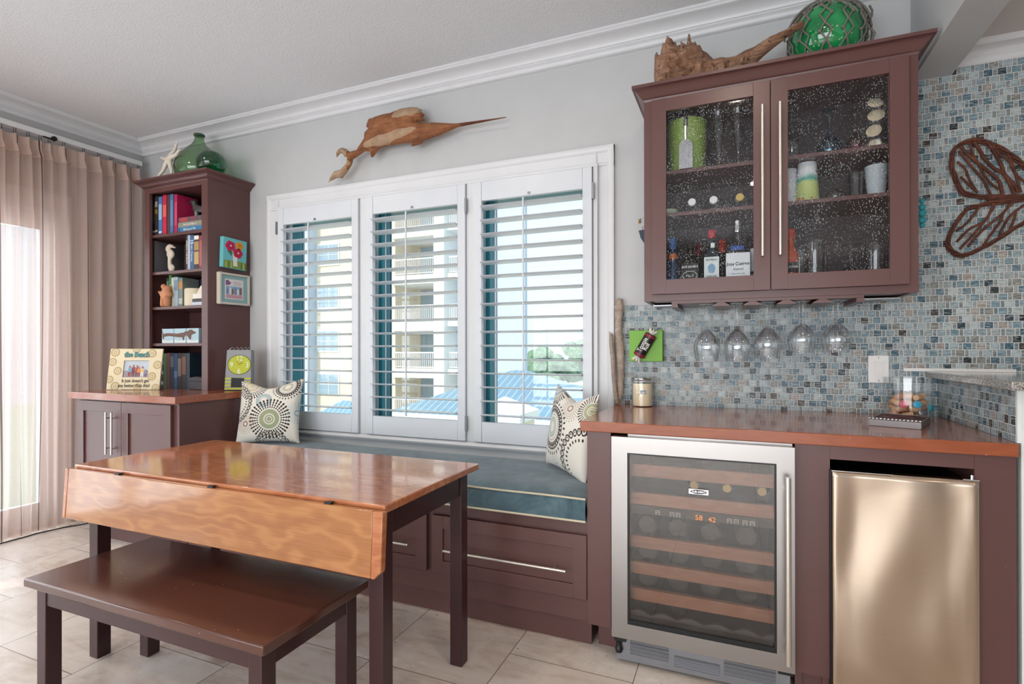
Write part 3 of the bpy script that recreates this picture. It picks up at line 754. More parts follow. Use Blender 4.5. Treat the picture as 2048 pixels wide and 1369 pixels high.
for xx in (-.270, -.219, -.198, -.026, -.004, .024, .047):
    s_ = .0075; z_ = .594 ; q = MB()
    q.box(xx - s_, xx - s_ + .0016, yf + .0115, yf + .0125, z_ - s_, z_ + s_).box(xx + s_ - .0016, xx + s_, yf + .0115, yf + .0125, z_ - s_, z_ + s_)
    q.box(xx - s_, xx + s_, yf + .0115, yf + .0125, z_ + s_ - .0016, z_ + s_).box(xx - s_, xx - s_ * .4, yf + .0115, yf + .0125, z_ - s_, z_ - s_ + .0016).box(xx + s_ * .4, xx + s_, yf + .0115, yf + .0125, z_ - s_, z_ - s_ + .0016)
    q.box(xx - s_ * .5, xx + s_ * .5, yf + .0115, yf + .0125, z_ - .001, z_ + .001)
    put('button', q, 'icon', d)
bd = put('badge', MB().box(-.160, -.094, yf - .0005, yf + .0055, .679, .697), 'chrome', d)
q = MB(); q.lathe([(.0001, 0), (.0075, 0), (.0075, .0008), (.0001, .0008)], (0, 0, 0), 24, (0, -1, 0)); q.v = [Vector((v.x * 3.7 - .127, v.y + yf - .0005, v.z + .688)) for v in q.v]
put('badge_oval', q, 'black', d)
text('badge_lettering', 'SUB-ZERO', .0098, 'chrome', d, at(-.127, yf - .0016, .688), local=False, bold=.0002)
b = MB().box(x0 + .012, x1 - .012, -.705, -.69, .012, .106); g = put('kick_grille', b, 'grille', t)
q = MB()
for (a0, a1) in ((-.375, -.235), (-.215, -.06), (-.045, .12)):
    for k in range(5): zz = .040 + k * .0125 if a0 != -.215 else .030 + k * .008; q.prism([(-.7065, zz), (-.711, zz + .004), (-.7065, zz + .008)], a0, a1, 'x')
put('louver_slots', q, 'grille', g)
q = MB().lathe([(.012, 0), (.015, .012), (.009, .022), (.012, .045)], (x0 + .022, -.715, .045), 14).box(x0 + .006, x0 + .05, -.7245, -.7055, .09, .104); put('hinge_foot', q, 'black', t)
q = MB().box(x1 - .05, x1 - .004, -.724, -.7055, .093, .107); put('hinge', q, 'black', t)
# bottles in the cooler
M['wine_glass_dark'] = plain('dark_wine_bottle_glass', '141a17', .12, spec=.7, coat=.5); M['cork'] = plain('cork', 'c7a57c', .8, bump=.3); M['foil'] = plain('gold_bottle_capsule', 'b7a268', .35, .7)
prof = [(.001, 0), (.033, 0), (.0365, .006), (.0365, .19), (.032, .215), (.015, .245), (.0135, .30), (.001, .30)]
def cooler_bottle(x, z, nose, i, lab):
    t = thing('wine_bottle', lab, 'wine bottle', (x, -.65, z), group='bottles lying in the wine cooler')
    put('glass', MB().lathe(prof if not nose else [(r, .30 - h) for r, h in prof][::-1], (x, -.655 if nose else -.655, z), 20, (0, 1, 0)), 'wine_glass_dark', t)
    if nose: put('capsule', MB().lathe([(.0001, -.003), (.0145, -.003), (.0155, 0), (.0155, .04), (.0001, .04)], (x, -.656, z), 18, (0, 1, 0)), 'foil', t)
for i, (x, lab) in enumerate(((-.148, 'bottle with gold capsule under the top cooler shelf, leftmost of three'), (-.035, 'bottle with gold capsule under the top cooler shelf, middle of three'), (.080, 'bottle with gold capsule under the top cooler shelf, nearest the door handle'))):
    cooler_bottle(x, .6895, True, i, lab)
for row, z, nm in ((0, .5215, 'below the lit display'), (1, .4215, 'on the fourth cooler shelf'), (2, .3215, 'on the lowest wooden cooler shelf'), (3, .2325, 'in the scalloped bottom rack')):
    for k, x in enumerate((-.318, -.205, -.09, .03)):
        if row == 3 and k > 1: continue
        pl = ('nearest the hinge side', 'second from the hinge side', 'third from the hinge side', 'nearest the handle')[k]
        cooler_bottle(x, z, False, k, 'dark bottle end %s, %s' % (nm, pl))

t = thing('mini_refrigerator', 'small refrigerator with a dented stainless steel door', 'refrigerator', (.475, -.4, 0))
put('body', MB().box(.290, .656, -.675, -.06, .012, .785), 'black', t)
def dented(u, v):
    x = .283 + .385 * u; z = .055 + .742 * v; e = min(u, 1 - u) * 385; f = min(v, 1 - v) * 742; q = max(0, 1 - min(e, f) / 10)
    wob = .0022 * sin(x * 24 + 2.2 * sin(z * 5.5)) * min(1, e / 40) * min(1, f / 60) + .0016 * noise.noise(Vector((x * 9, z * 5, 0))) * min(1, e / 40)
    return (x, -.732 + .008 * q * q + wob, z)
b = MB().grid(dented, 60, 80); b.box(.2832, .6678, -.723, -.680, .056, .7965)
d = put('door', b, 'wavy_steel', t, ang=60)
put('hinge_plate', MB().box(.628, .668, -.728, -.690, .7975, .8015).tube([(.655, -.71, .7975), (.655, -.71, .812)], .005, 8), 'chrome', t)
put('top_trim', MB().box(.284, .45, -.7345, -.70, .7972, .7992), 'chrome', d)
put('side_trim', MB().box(.2805, .2828, -.7305, -.69, .055, .797), 'black', d)

# ---------------------------------------------------------------- wall cabinet with glass doors
t = thing('wall_cabinet', 'maroon wall cabinet with two seeded glass doors', 'cabinet', (.12, -.17, 1.405))
ux0, ux1, uy = -.378, .620, -.340
b = MB().box(ux0, ux0 + .018, uy + .019, -.009, 1.405, 2.285).box(ux1 - .018, ux1, uy + .019, -.009, 1.405, 2.285)
b.box(ux0, ux0 + .045, uy, uy + .0185, 1.405, 2.285).box(ux1 - .045, ux1, uy, uy + .0185, 1.405, 2.285).box(ux0 + .045, ux1 - .045, uy, uy + .0185, 1.405, 1.442).box(ux0 + .045, ux1 - .045, uy, uy + .0185, 2.272, 2.285)
b.box(ux0 + .018, ux1 - .018, uy + .019, -.009, 2.268, 2.285)
put('carcass', b, 'cab', t)
put('interior_back', MB().box(ux0 + .018, ux1 - .018, -.020, -.010, 1.43, 2.268), 'cab_in', t)
put('floor_board', MB().box(ux0 + .0185, ux1 - .0185, uy + .0195, -.0205, 1.412, 1.430), 'cab', t)
UZ = [1.793, 1.978]
for z in UZ: put('shelf', MB().box(ux0 + .019, ux1 - .019, uy + .022, -.0205, z - .016, z), 'cab', t, bevel=.001)
UZT = [1.430, 1.793, 1.978]
pr = [(0, 2.286), (.003, 2.296), (.010, 2.300), (.02, 2.314), (.032, 2.328), (.040, 2.334), (.046, 2.336), (.046, 2.349), (-.05, 2.349), (-.05, 2.286)]
c = crown_box(ux0, ux1, uy, -.009, pr); c.box(ux0 + .04, ux1 - .04, uy + .04, -.010, 2.330, 2.349)
put('crown', c, 'cab', t)
for x0, x1, g0, g1, hx in ((-.344, .124, -.282, .063, .095), (.1265, .588, .187, .527, .1585)):
    z0, z1, ga, gb = 1.434, 2.281, 1.496, 2.227; y0 = -.360
    b = MB().box(x0, g0, y0, y0 + .0195, z0, z1).box(g1, x1, y0, y0 + .0195, z0, z1).box(g0, g1, y0, y0 + .0195, gb, z1).box(g0, g1, y0, y0 + .0195, z0, ga)
    d = put('door', b, 'cab', t, bevel=.001)
    put('glass_pane', MB().box(g0 + .0005, g1 - .0005, y0 + .010, y0 + .014, ga + .0005, gb - .0005), 'seeded', d)
    bar_handle(d, (hx, y0 - .034, 1.567), (hx, y0 - .034, 2.172), (0, -.034, 0), (.16, .84), .006)
M['strip'] = plain('under_cabinet_metal', 'b9bcc0', .35, .8)
put('light_strip', MB().box(ux0 + .01, ux1 - .01, -.14, -.012, 1.3985, 1.404), 'strip', t)
rk = put('glass_rack', MB().box(-.262, .449, -.335, -.06, 1.392, 1.4045), 'cab', t)
GX = [-.124, .0, .119, .249, .374]
mid = [-.250, -.062, .0595, .184, .3115, .437]
for m_ in mid:
    w = .034 if m_ in mid[1:-1] else .014
    put('rack_rail', MB().prism([(m_ - .012, 1.3915), (m_ + .012, 1.3915), (m_ + w, 1.380), (m_ + w, 1.3765), (m_ - w, 1.3765), (m_ - w, 1.380)], -.334, -.065, 'y'), 'cab', rk)

# hanging stemware
def stem(h, rb, stemh, foot=.036, rimk=.82):
    p = [(.0005, 0), (foot, 0), (foot, .0015), (foot * .5, .004), (.0042, .010), (.0034, .03), (.0034, stemh - .008), (.006, stemh)]
    q = []
    bh = h - stemh
    for i in range(1, 13):
        u = i / 12; r = rb * (sin(pi * (.5 * min(1, u / .55))) if u < .55 else 1 - (1 - rimk) * ((u - .55) / .45) ** 1.6)
        q.append((max(r, .007), stemh + bh * u))
    inner = [(max(r - .0011, .0005), z + (.003 if i == 0 else 0)) for i, (r, z) in enumerate(q)][::-1]
    return p + q + inner + [(.0005, stemh + .006)]
names = ['leftmost', 'second from the left', 'middle', 'second from the right', 'rightmost']
protos = {}
for row, y in ((0, -.262), (1, -.135)):
    for i, x in enumerate(GX):
        h = (.250, .250, .236, .211, .211)[i]; rb = (.053, .053, .052, .047, .047)[i]
        key = (h, rb)
        lab = 'clear stemmed wine glass hanging upside down, %s of the %s row' % (names[i], 'front' if row == 0 else 'back')
        if key not in protos:
            m = MB().lathe(stem(h, rb, h * .40, .035), (0, 0, 0), 32); m.v = [Vector((v.x, v.y, -v.z)) for v in m.v]
            o = put('wine_glass', m, 'stemglass', local=True); protos[key] = o
        else:
            o = protos[key].copy(); COL.objects.link(o)
        o.location = (x, y, 1.3905); o['label'] = lab; o['category'] = 'wine glass'; o['group'] = 'wine glasses hanging from the rack'

# ---------------------------------------------------------------- table and bench
def legged(name, label, cat, loc, rz, hw, hd, h, th, leg, inx, iny, top_mat, leg_mat, apron, ap_in):
    t = thing(name, label, cat, loc, rz)
    put('top', MB().box(-hw, hw, -hd, hd, h - th, h), top_mat, t, local=True, bevel=.004)
    for sx in (-1, 1):
        for sy in (-1, 1):
            cx, cy = sx * (hw - inx - leg / 2), sy * (hd - iny - leg / 2)
            put('leg', MB().box(cx - leg / 2, cx + leg / 2, cy - leg / 2, cy + leg / 2, .001, h - th - .0005), leg_mat, t, local=True, bevel=.0025)
    lx, ly = hw - inx - leg, hd - iny - leg; k = ap_in
    for s in (-1, 1):
        yy = s * (hd - iny - k); put('apron', MB().box(-lx, lx, min(yy, yy - s * .02), max(yy, yy - s * .02), h - th - apron, h - th - .0005), leg_mat, t, local=True)
        xx = s * (hw - inx - k); put('apron', MB().box(min(xx, xx - s * .02), max(xx, xx - s * .02), -ly, ly, h - th - apron, h - th - .0005), leg_mat, t, local=True)
    return t
tb = legged('drop_leaf_table', 'cherry drop leaf table with maroon legs, its figured leaf hanging down', 'table', (-1.640, -1.196, 0), radians(.4), .720, .302, .753, .024, .050, .032, .034, 'table', 'leg', .085, .006)
# breadboard ends of the top and the hanging leaf
q = MB()
for s in (-1, 1): q.box(min(s * .720, s * .664), max(s * .720, s * .664), -.302, .302, .7532, .7538)
b = MB()
lw = .728
b.box(-lw + .02, lw - .034, -.0215, 0, -.187, -.002)
lf = put('drop_leaf', b, 'leaf', tb, local=True, bevel=.003)
lf.location = (.006, -.309, .744); lf.rotation_euler = (radians(-3.5), 0, 0)
for a, c2, z0 in ((lw - .0335, lw, 1), (-lw, -lw + .0195, 0)):
    e = put('leaf_end', MB().prism([(a, -.002), (c2, -.002), (c2, -.165 if z0 else -.187), (c2 - .022 if z0 else c2, -.187), (a, -.187)], -.0225, .0005, 'y'), 'table', lf, local=True, bevel=.003)
for xx in (-.438, .039, .526): put('hinge', MB().box(xx - .012, xx + .012, -.013, .0, -.006, .004), 'black', lf, local=True)

bn = legged('wooden_bench', 'dark maroon wooden bench under the drop leaf of the table', 'bench', (-1.650, -1.526, 0), radians(.41), .5334, .2138, .4374, .0276, .0482, .030, .023, 'bench', 'leg', .060, .004)

# ---------------------------------------------------------------- curtains
def curtain(y0, y1, label, xc, pleats, seed, z0=.012, z1=2.572, amp=.030):
    rr = random.Random(seed); t = thing('sheer_curtain', label, 'curtain', (xc, (y0 + y1) / 2, z0))
    n = len(pleats)
    ph = [rr.uniform(-.5, .5) for _ in range(8)]
    L = y1 - y0
    def f(u, v):
        y = y0 + L * u
        # deep fold at each pleat, opening towards the hem
        d = 0
        for k, py in enumerate(pleats):
            w = (.010 + .014 * min(1, (1 - v) * 4)) ; q = (y - py - .012 * sin(3 * (1 - v) + ph[k % 8] * 4) * (1 - v)) / w
            d += math.exp(-q * q)
        head = max(0, (v - .955) / .045)
        wav = .010 * sin(u * n * 2 * pi * 1.55 + 2 * ph[0] + (1 - v) * 1.4) * (1 - head) + .006 * sin(u * 41 + v * 3 + ph[1] * 5) * (1 - v)
        x = xc + (amp * d * (1 if v < .96 else .55)) + wav + .01 * noise.noise(Vector((y * 6, v * 2.2, seed))) * (1 - v)
        return (x, y + .006 * noise.noise(Vector((y * 9, v * 3, seed + 4))) * (1 - v), z0 + (z1 - z0) * v)
    nu = int(L / .006)
    ns = L * 9.5
    put('fabric', MB().grid(f, nu, 46, uv=lambda u, v: (u * ns + .3, v)), 'curtain', t, recalc=False, ang=180)
    for py in pleats:
        put('pleat_hook', MB().tube([(xc + .016, py - .006, 2.545), (xc + .016, py - .006, 2.602)], .0018, 6).tube([(xc + .016, py + .006, 2.545), (xc + .016, py + .006, 2.602)], .0018, 6), 'black', t)
    return t
curtain(-.655, -.098, 'sheer blush curtain panel hanging nearest the room corner', -4.215, [-.600, -.480, -.385, -.302, -.206, -.112], 3, amp=.062)
curtain(-1.02, -.662, 'sheer blush curtain panel with light behind it, beside the corner panel', -4.226, [-1.0, -.93, -.860, -.791, -.726, -.675], 8, amp=.060, z1=2.566)
curtain(-2.6, -1.028, 'sheer blush curtain panel at the far left edge of the photo', -4.180, [-2.55 + .12 * k for k in range(13)] + [-1.035], 5, amp=.060, z1=2.560)
t = thing('curtain_track', 'white curtain track on the left wall under the crown moulding', 'curtain rail', (-4.25, -1.8, 2.61))
put('rail', MB().box(-4.262, -4.205, -3.9, -.075, 2.604, 2.640), 'trim', t, bevel=.003)
put('bracket', MB().box(XL, -4.262, -.11, -.09, 2.61, 2.635).box(XL, -4.262, -1.8, -1.78, 2.61, 2.635), 'trim', t)
put('overlap_carrier', MB().lathe([(.0001, 0), (.016, 0), (.016, .014), (.0001, .014)], (-4.204, -.655, 2.604), 18, (1, 0, 0)).box(-4.204, -4.196, -.715, -.668, 2.594, 2.602), 'black', t)
pts = [(-4.17, -1.2, .006), (-4.165, -.9, .006), (-4.175, -.75, .006), (-4.15, -.62, .006), (-4.10, -.52, .006), (-4.03, -.46, .03), (-4.0, -.42, .06)]
solo('power_cord', MB().tube(pts, .004, 8), 'black', 'thin black cord lying on the floor below the curtains', 'cord')

# ---------------------------------------------------------------- organic helper: a traced outline inflated to a solid
from mathutils.geometry import delaunay_2d_cdt
def inflate(poly, th, res=.012, edge=.02, rough=0., rs=20., seed=0, back=.5, minth=.0, ridge=None):
    n = len(poly); P = [Vector(p) for p in poly]
    # densify outline
    D = []
    for i in range(n):
        a, b_ = P[i], P[(i + 1) % n]; k = max(1, int((b_ - a).length / res))
        for j in range(k): D.append(a.lerp(b_, j / k))
    def inside(q):
        c = False; j = n - 1
        for i in range(n):
            if (P[i].y > q.y) != (P[j].y > q.y) and q.x < (P[j].x - P[i].x) * (q.y - P[i].y) / (P[j].y - P[i].y) + P[i].x: c = not c
            j = i
        return c
    def dist(q):
        m = 9
        for i in range(n):
            a, b_ = P[i], P[(i + 1) % n]; ab = b_ - a; t = max(0, min(1, (q - a).dot(ab) / max(ab.length_squared, 1e-12))); m = min(m, (q - a - ab * t).length)
        return m
    xs = [p.x for p in P]; ys = [p.y for p in P]; G = []
    y = min(ys); r = 0
    while y < max(ys):
        x = min(xs) + (res / 2 if r % 2 else 0)
        while x < max(xs):
            q = Vector((x, y))
            if inside(q) and dist(q) > res * .5: G.append(q)
            x += res
        y += res * .87; r += 1
    pts = D + G; nd = len(D)
    vo, ed, fo, *_ = delaunay_2d_cdt(pts, [(i, (i + 1) % nd) for i in range(nd)], [list(range(nd))], 1, 1e-7)
    vs = []; m = len(vo)
    for sgn in (-1, 1):
        for v in vo:
            d = dist(v); t = min(1, d / edge); h = th * sqrt(max(0, 1 - (1 - t) ** 2)) * min(1, (d / edge) ** .2 if d > 0 else 0) + minth
            if rough: h += rough * noise.fractal(Vector((v.x * rs, v.y * rs * 1.2, seed)), .8, 2.1, 3) * t
            if ridge: h += ridge(v) * t
            h = max(h, minth)
            vs.append((v.x, (-h if sgn < 0 else h * back), v.y))
    fs = [tuple(f) for f in fo] + [tuple(i + m for i in reversed(f)) for f in fo]
    # rim: boundary edges
    cnt = {}
    for f in fo:
        for i in range(len(f)): e = (f[i], f[(i + 1) % len(f)]); cnt[tuple(sorted(e))] = cnt.get(tuple(sorted(e)), 0) + 1
    for (a, b_), c in cnt.items():
        if c == 1: fs.append((a, b_, b_ + m, a + m))
    return MB().add(vs, fs)

# carved billfish on the wall
FISH = [(-2.384, 2.254), (-2.329, 2.317), (-2.275, 2.323), (-2.233, 2.354), (-2.226, 2.389), (-2.255, 2.398), (-2.262, 2.412), (-2.272, 2.420), (-2.285, 2.425), (-2.318, 2.402), (-2.312, 2.430), (-2.296, 2.450), (-2.272, 2.457), (-2.240, 2.445), (-2.211, 2.420), (-2.151, 2.427), (-2.099, 2.486), (-2.096, 2.521), (-2.066, 2.543), (-2.085, 2.555), (-2.063, 2.602), (-2.02, 2.606), (-1.969, 2.613), (-1.90, 2.612), (-1.822, 2.623), (-1.76, 2.62), (-1.72, 2.61), (-1.705, 2.60), (-1.69, 2.594), (-1.695, 2.58), (-1.67, 2.557), (-1.687, 2.548), (-1.657, 2.52), (-1.70, 2.528), (-1.727, 2.532), (-1.687, 2.514), (-1.607, 2.504), (-1.466, 2.474), (-1.153, 2.4585), (-1.155, 2.4555), (-1.454, 2.452), (-1.562, 2.426), (-1.68, 2.41), (-1.690, 2.395), (-1.757, 2.388), (-1.762, 2.405), (-1.774, 2.413), (-1.933, 2.419), (-1.99, 2.413), (-2.033, 2.368), (-2.048, 2.364), (-2.059, 2.405), (-2.099, 2.408), (-2.151, 2.388), (-2.188, 2.372), (-2.196, 2.343), (-2.233, 2.299), (-2.271, 2.267), (-2.318, 2.273)]
m = inflate(FISH, .042, .0085, .05, .006, 22, 3, .45, .0022)
m.v = [Vector((v.x, v.y - .085, v.z)) for v in m.v]
t = thing('wooden_fish', 'carved reddish wood billfish with long bill hanging above the window', 'wall ornament', (-1.8, -.02, 2.45))
put('body', m, 'marlin', t, ang=60)
put('eye', MB().lathe([(.0001, -.002), (.004, -.003), (.0075, 0), (.0085, .004)], (-1.612, -.106, 2.487), 14, (0, -1, 0)), plain('carved_eye', '5d2f16', .6), t)
put('wall_mount', MB().tube([(-1.95, -.075, 2.50), (-1.95, -.001, 2.50)], .006, 8).tube([(-1.72, -.075, 2.46), (-1.72, -.001, 2.46)], .006, 8), 'marlin', t)

# ---------------------------------------------------------------- top of the wall cabinet
DR = [(-.340, 2.3495), (-.350, 2.45), (-.347, 2.548), (-.338, 2.562), (-.330, 2.545), (-.322, 2.540), (-.316, 2.572), (-.310, 2.600), (-.303, 2.588), (-.296, 2.612), (-.290, 2.628), (-.281, 2.612), (-.270, 2.606), (-.262, 2.588), (-.255, 2.592), (-.247, 2.566), (-.236, 2.572), (-.228, 2.560), (-.218, 2.577), (-.209, 2.562), (-.204, 2.580), (-.200, 2.612), (-.192, 2.610), (-.187, 2.575), (-.178, 2.566), (-.170, 2.573), (-.160, 2.548), (-.150, 2.552), (-.139, 2.525), (-.12, 2.51), (-.107, 2.492), (-.092, 2.474), (-.06, 2.476), (-.03, 2.468), (-.001, 2.470), (.03, 2.484), (.070, 2.492), (.124, 2.512), (.18, 2.520), (.238, 2.536), (.250, 2.526), (.246, 2.514), (.20, 2.496), (.15, 2.470), (.11, 2.447), (.075, 2.42), (.05, 2.394), (.02, 2.372), (-.02, 2.3495)]
m = inflate(DR, .070, .0085, .075, .026, 26, 9, .9, .004)
m.v = [Vector((v.x, v.y - .225 - max(0, v.x - .06) * .62, v.z - max(0, v.x - .06) * .19)) for v in m.v]
rr = random.Random(4)
for k, (x, z, h, r) in enumerate(((-.325, 2.36, .15, .022), (-.262, 2.36, .17, .030), (-.20, 2.37, .19, .022), (-.13, 2.37, .08, .036), (-.05, 2.365, .06, .034), (-.29, 2.37, .2, .018), (-.235, 2.37, .13, .026))):
    q = MB(); pts = []
    for i in range(9): u = i / 8; pts.append((x + .02 * sin(u * 3 + k), -.275 - .02 * cos(u * 4 + k), 2.352 + r * .4 + h * u))
    q.tube(pts, [r * (1.1 - .8 * (i / 8)) for i in range(9)], 12)
    q.v = [v + Vector((noise.noise(v * 45), noise.noise(v * 45 + Vector((9, 0, 0))), noise.noise(v * 45 + Vector((0, 9, 0))))) * .011 for v in q.v]
    q.v = [Vector((v.x, v.y, max(v.z, 2.3497))) for v in q.v]
    m.add(q.v, q.f)
solo('driftwood_stump', m, 'stump', 'jagged brown driftwood piece with a long branch, standing on the wall cabinet', 'driftwood', origin=(-.1, -.22, 2.35), ang=30)
t = thing('glass_float', 'large green glass fishing float wrapped in grey rope net', 'glass float', (.348, -.165, 2.3495))
FC, FRr = Vector((.348, -.165, 2.3495 + .146)), .142
m = MB().ball((0, 0, 0), FRr, 40, (1, 1, 1)); m.v = [v + FC for v in m.v]
t2 = put('glass_ball', m, 'float', t, ang=80); t2.location = (0, 0, 0)
def sp(th, ph, r=FRr + .005): return FC + Vector((r * cos(ph) * cos(th), r * cos(ph) * sin(th), r * sin(ph)))
N = 11; m = MB(); kn = MB()
lat = [radians(a) for a in (-66, -38, -12, 14, 38, 60, 80)]
for i in range(N):
    for s in (-1, 1):
        pts = []
        for j in range(len(lat) - 1):
            for q in range(6):
                u = q / 6; th0 = (i + (s * .25 if j % 2 else -s * .25)) * 2 * pi / N; th1 = (i + (s * .25 if (j + 1) % 2 else -s * .25)) * 2 * pi / N
                ph = lat[j] + (lat[j + 1] - lat[j]) * u; th = th0 + (th1 - th0) * u
                pts.append(sp(th + .05 * noise.noise(Vector((i, j + u, s))), ph + .05 * noise.noise(Vector((i + 5, j * 2 + u, s)))))
        pts.append(sp(th1, lat[-1])); m.tube(pts, .0038, 7)
for i in range(N):
    for j in range(1, len(lat) - 1):
        th = (i + .25 * (1 if j % 2 else -1)) * 2 * pi / N
        for dth in (0, ):
            p = sp(th, lat[j]); q = MB().ball((0, 0, 0), .0085, 8, (1, 1, .8)); q.v = [v + p for v in q.v]; m.add(q.v, q.f)
for k, (a0, a1, tilt) in enumerate(((-2.9, -.2, .4), (-3.0, -.1, .9), (-2.4, .4, .2))):     # loose loops over the crown
    pts = [FC + Vector(((FRr + .012 + .006 * k) * cos(a0 + (a1 - a0) * u / 20), -.04 + .03 * k, -(FRr + .012 + .004 * k) * sin(a0 + (a1 - a0) * u / 20))) for u in range(21)]
    m.tube([p for p in pts], .0042, 7)
pts = [FC + Vector((.148 + .014 * sin(u * 1.1), -.03 + .02 * sin(u * .7), .09 - u * .018)) for u in range(12)]; m.tube(pts, .0042, 7)
put('rope_net', m, 'rope', t, ang=60)

# ---------------------------------------------------------------- top of the bookcase
m = MB(); C0 = Vector((-3.549, -.312, 2.487))
for k, tip in enumerate(((-3.511, -.285, 2.606), (-3.412, -.335, 2.524), (-3.480, -.345, 2.3645), (-3.640, -.335, 2.3645), (-3.656, -.30, 2.516))):
    tip = Vector(tip); pts = [C0.lerp(tip, u / 7) + Vector((0, -.003 * sin(u), .004 * sin(u * 1.3))) for u in range(8)]
    m.tube(pts, [.019, .0165, .0145, .0125, .011, .010, .0085, .004], 12)
m.add(*(lambda q: (q.v, q.f))(MB().ball(C0, .021, 14)))
solo('starfish', m, plain('bleached_starfish', 'd9d0c4', .8, bump=.6, bscale=140), 'white finger starfish leaning against the green bottle on the bookcase', 'starfish', origin=(-3.55, -.29, 2.357), ang=60)
dp = [(.0005, .004), (.09, 0), (.125, .012), (.150, .05), (.158, .09), (.150, .135), (.122, .185), (.085, .228), (.052, .26), (.034, .288), (.030, .31), (.030, .328)]
t = thing('demijohn', 'big pale green glass bottle with narrow neck on the bookcase', 'bottle', (-3.455, -.165, 2.357))
put('glass', MB().shell(dp, (-3.455, -.165, 2.3575), 40, .003), 'demijohn', t, ang=60)
put('lip', MB().lathe([(.030, .324), (.036, .326), (.037, .334), (.033, .340), (.027, .340), (.027, .326)], (-3.455, -.165, 2.3575), 28), plain('dark_green_glass_lip', '274a2c', .15, coat=.5), t)
q = MB().lathe([(.0005, 0), (.05, .002), (.080, .03), (.092, .065), (.090, .095), (.074, .125), (.045, .146), (.0005, .153)], (0, 0, 0), 36)
q.v = [v + Vector((-3.205, -.265, 2.3575)) for v in q.v]
solo('glass_ball', q, 'emerald', 'small emerald glass ball beside the big pale green bottle', 'glass ball', origin=(-3.205, -.265, 2.3575), ang=80)

# ---------------------------------------------------------------- books and ornaments in the bookcase
def bk(c): return flat('book_' + c, c, .5)
M['pages'] = plain('book_pages', 'd8d0bd', .8); M['gilt'] = plain('gilt_lettering', 'c9b27a', .5); M['ink'] = plain('black_ink', '1c1a1a', .6); M['ltext'] = plain('white_lettering', 'e4e4e0', .5)
def book(x0, x1, z0, h, color, label, group, y0=-.285, dep=.15, title=None, tcol='ltext', lying=False, band=None, tsize=.016):
    t = thing('book', label, 'book', ((x0 + x1) / 2, y0 + dep / 2, z0), group=group)
    w = x1 - x0; e = .0018
    b = MB()
    if lying:
        b.box(x0, x1, y0, y0 + e, z0, z0 + h).box(x0, x1, y0 + e, y0 + dep, z0, z0 + e).box(x0, x1, y0 + e, y0 + dep, z0 + h - e, z0 + h)
        pg = MB().box(x0 + .003, x1 - .003, y0 + e, y0 + dep - .004, z0 + e, z0 + h - e)
    else:
        b.box(x0, x1, y0, y0 + e, z0, z0 + h).box(x0, x0 + e, y0 + e, y0 + dep, z0, z0 + h).box(x1 - e, x1, y0 + e, y0 + dep, z0, z0 + h)
        pg = MB().box(x0 + e, x1 - e, y0 + e, y0 + dep - .004, z0 + .003, z0 + h - .003)
    put('cover', b, bk(color), t); put('pages', pg, 'pages', t)
    if band:
        for (ba, bb, bc) in band:
            put('spine_label', MB().box(x0 + (.002 if not lying else w * ba), x1 - .002 if not lying else x0 + w * bb, y0 - .0006, y0 - .0001, z0 + (h * ba if not lying else .003), z0 + (h * bb if not lying else h - .003)), bk(bc), t)
    if title:
        if lying: text('spine_title', title, tsize, tcol, t, at((x0 + x1) / 2, y0 - .0012, z0 + h * .5), local=False)
        else: text('spine_title', title, tsize, tcol, t, at((x0 + x1) / 2, y0 - .0012, z0 + h * .52, 0, radians(-90)), local=False)
    return t
G1, G2, G3, G5 = 'books on the top bookcase shelf', 'books on the second bookcase shelf', 'books on the third bookcase shelf', 'books behind the beach picture frame'
z = SH[0]
for a in ((-3.7645, -3.742, .278, '1e1b1c', 'black book at the left end of the top bookcase shelf', [(.08, .13, 'd8d0bd'), (.3, .8, '4a443e')]),
          (-3.7415, -3.712, .277, '3b3330', 'dark brown thick book beside the leftmost black book, top shelf', [(.55, .66, '8a7a2c'), (.72, .86, '9b9186'), (.1, .14, 'b8afa2')]),
          (-3.704, -3.668, .268, '4f79ad', 'bright blue book standing on the top bookcase shelf', [(.4, .8, '9dbbdc'), (.06, .1, 'e8e8e8')]),
          (-3.660, -3.622, .274, 'c22a48', 'scarlet book standing on the top bookcase shelf', [(.45, .75, 'e06a5a')]),
          (-3.612, -3.586, .272, '47444a', 'charcoal book between the scarlet and slate blue books', None),
          (-3.583, -3.552, .272, '50709a', 'slate blue book standing on the top bookcase shelf', [(.2, .85, '6c86ae')]),
          (-3.541, -3.512, .266, 'ad2252', 'magenta book standing beside the horizontal stack, top shelf', [(.2, .8, 'c4486a')]),
          (-3.264, -3.235, .272, '96474a', 'dull red book standing at the right end of the top shelf', [(.4, .8, 'b98a6a')])):
    book(a[0], a[1], z + .0004, a[2], a[3], a[4], G1, band=a[5])
x0, x1 = -3.507, -3.270
book(x0, x1, z + .0004, .035, '3d7cab', 'blue book lying at the bottom of the horizontal stack', G1, lying=True, title='Belong to Me', tsize=.022, band=[(.02, .1, '2b5d86')])
book(x0 + .004, x1, z + .0360, .032, '8d8a7c', 'olive grey book lying in the middle of the horizontal stack', G1, lying=True, title='the knowledge of', tsize=.018)
book(x0 + .008, x1 - .004, z + .0686, .033, '5a555a', 'dark grey book lying on top of the horizontal stack', G1, lying=True, band=[(.06, .4, 'a84850'), (.5, .8, '7c4450')])
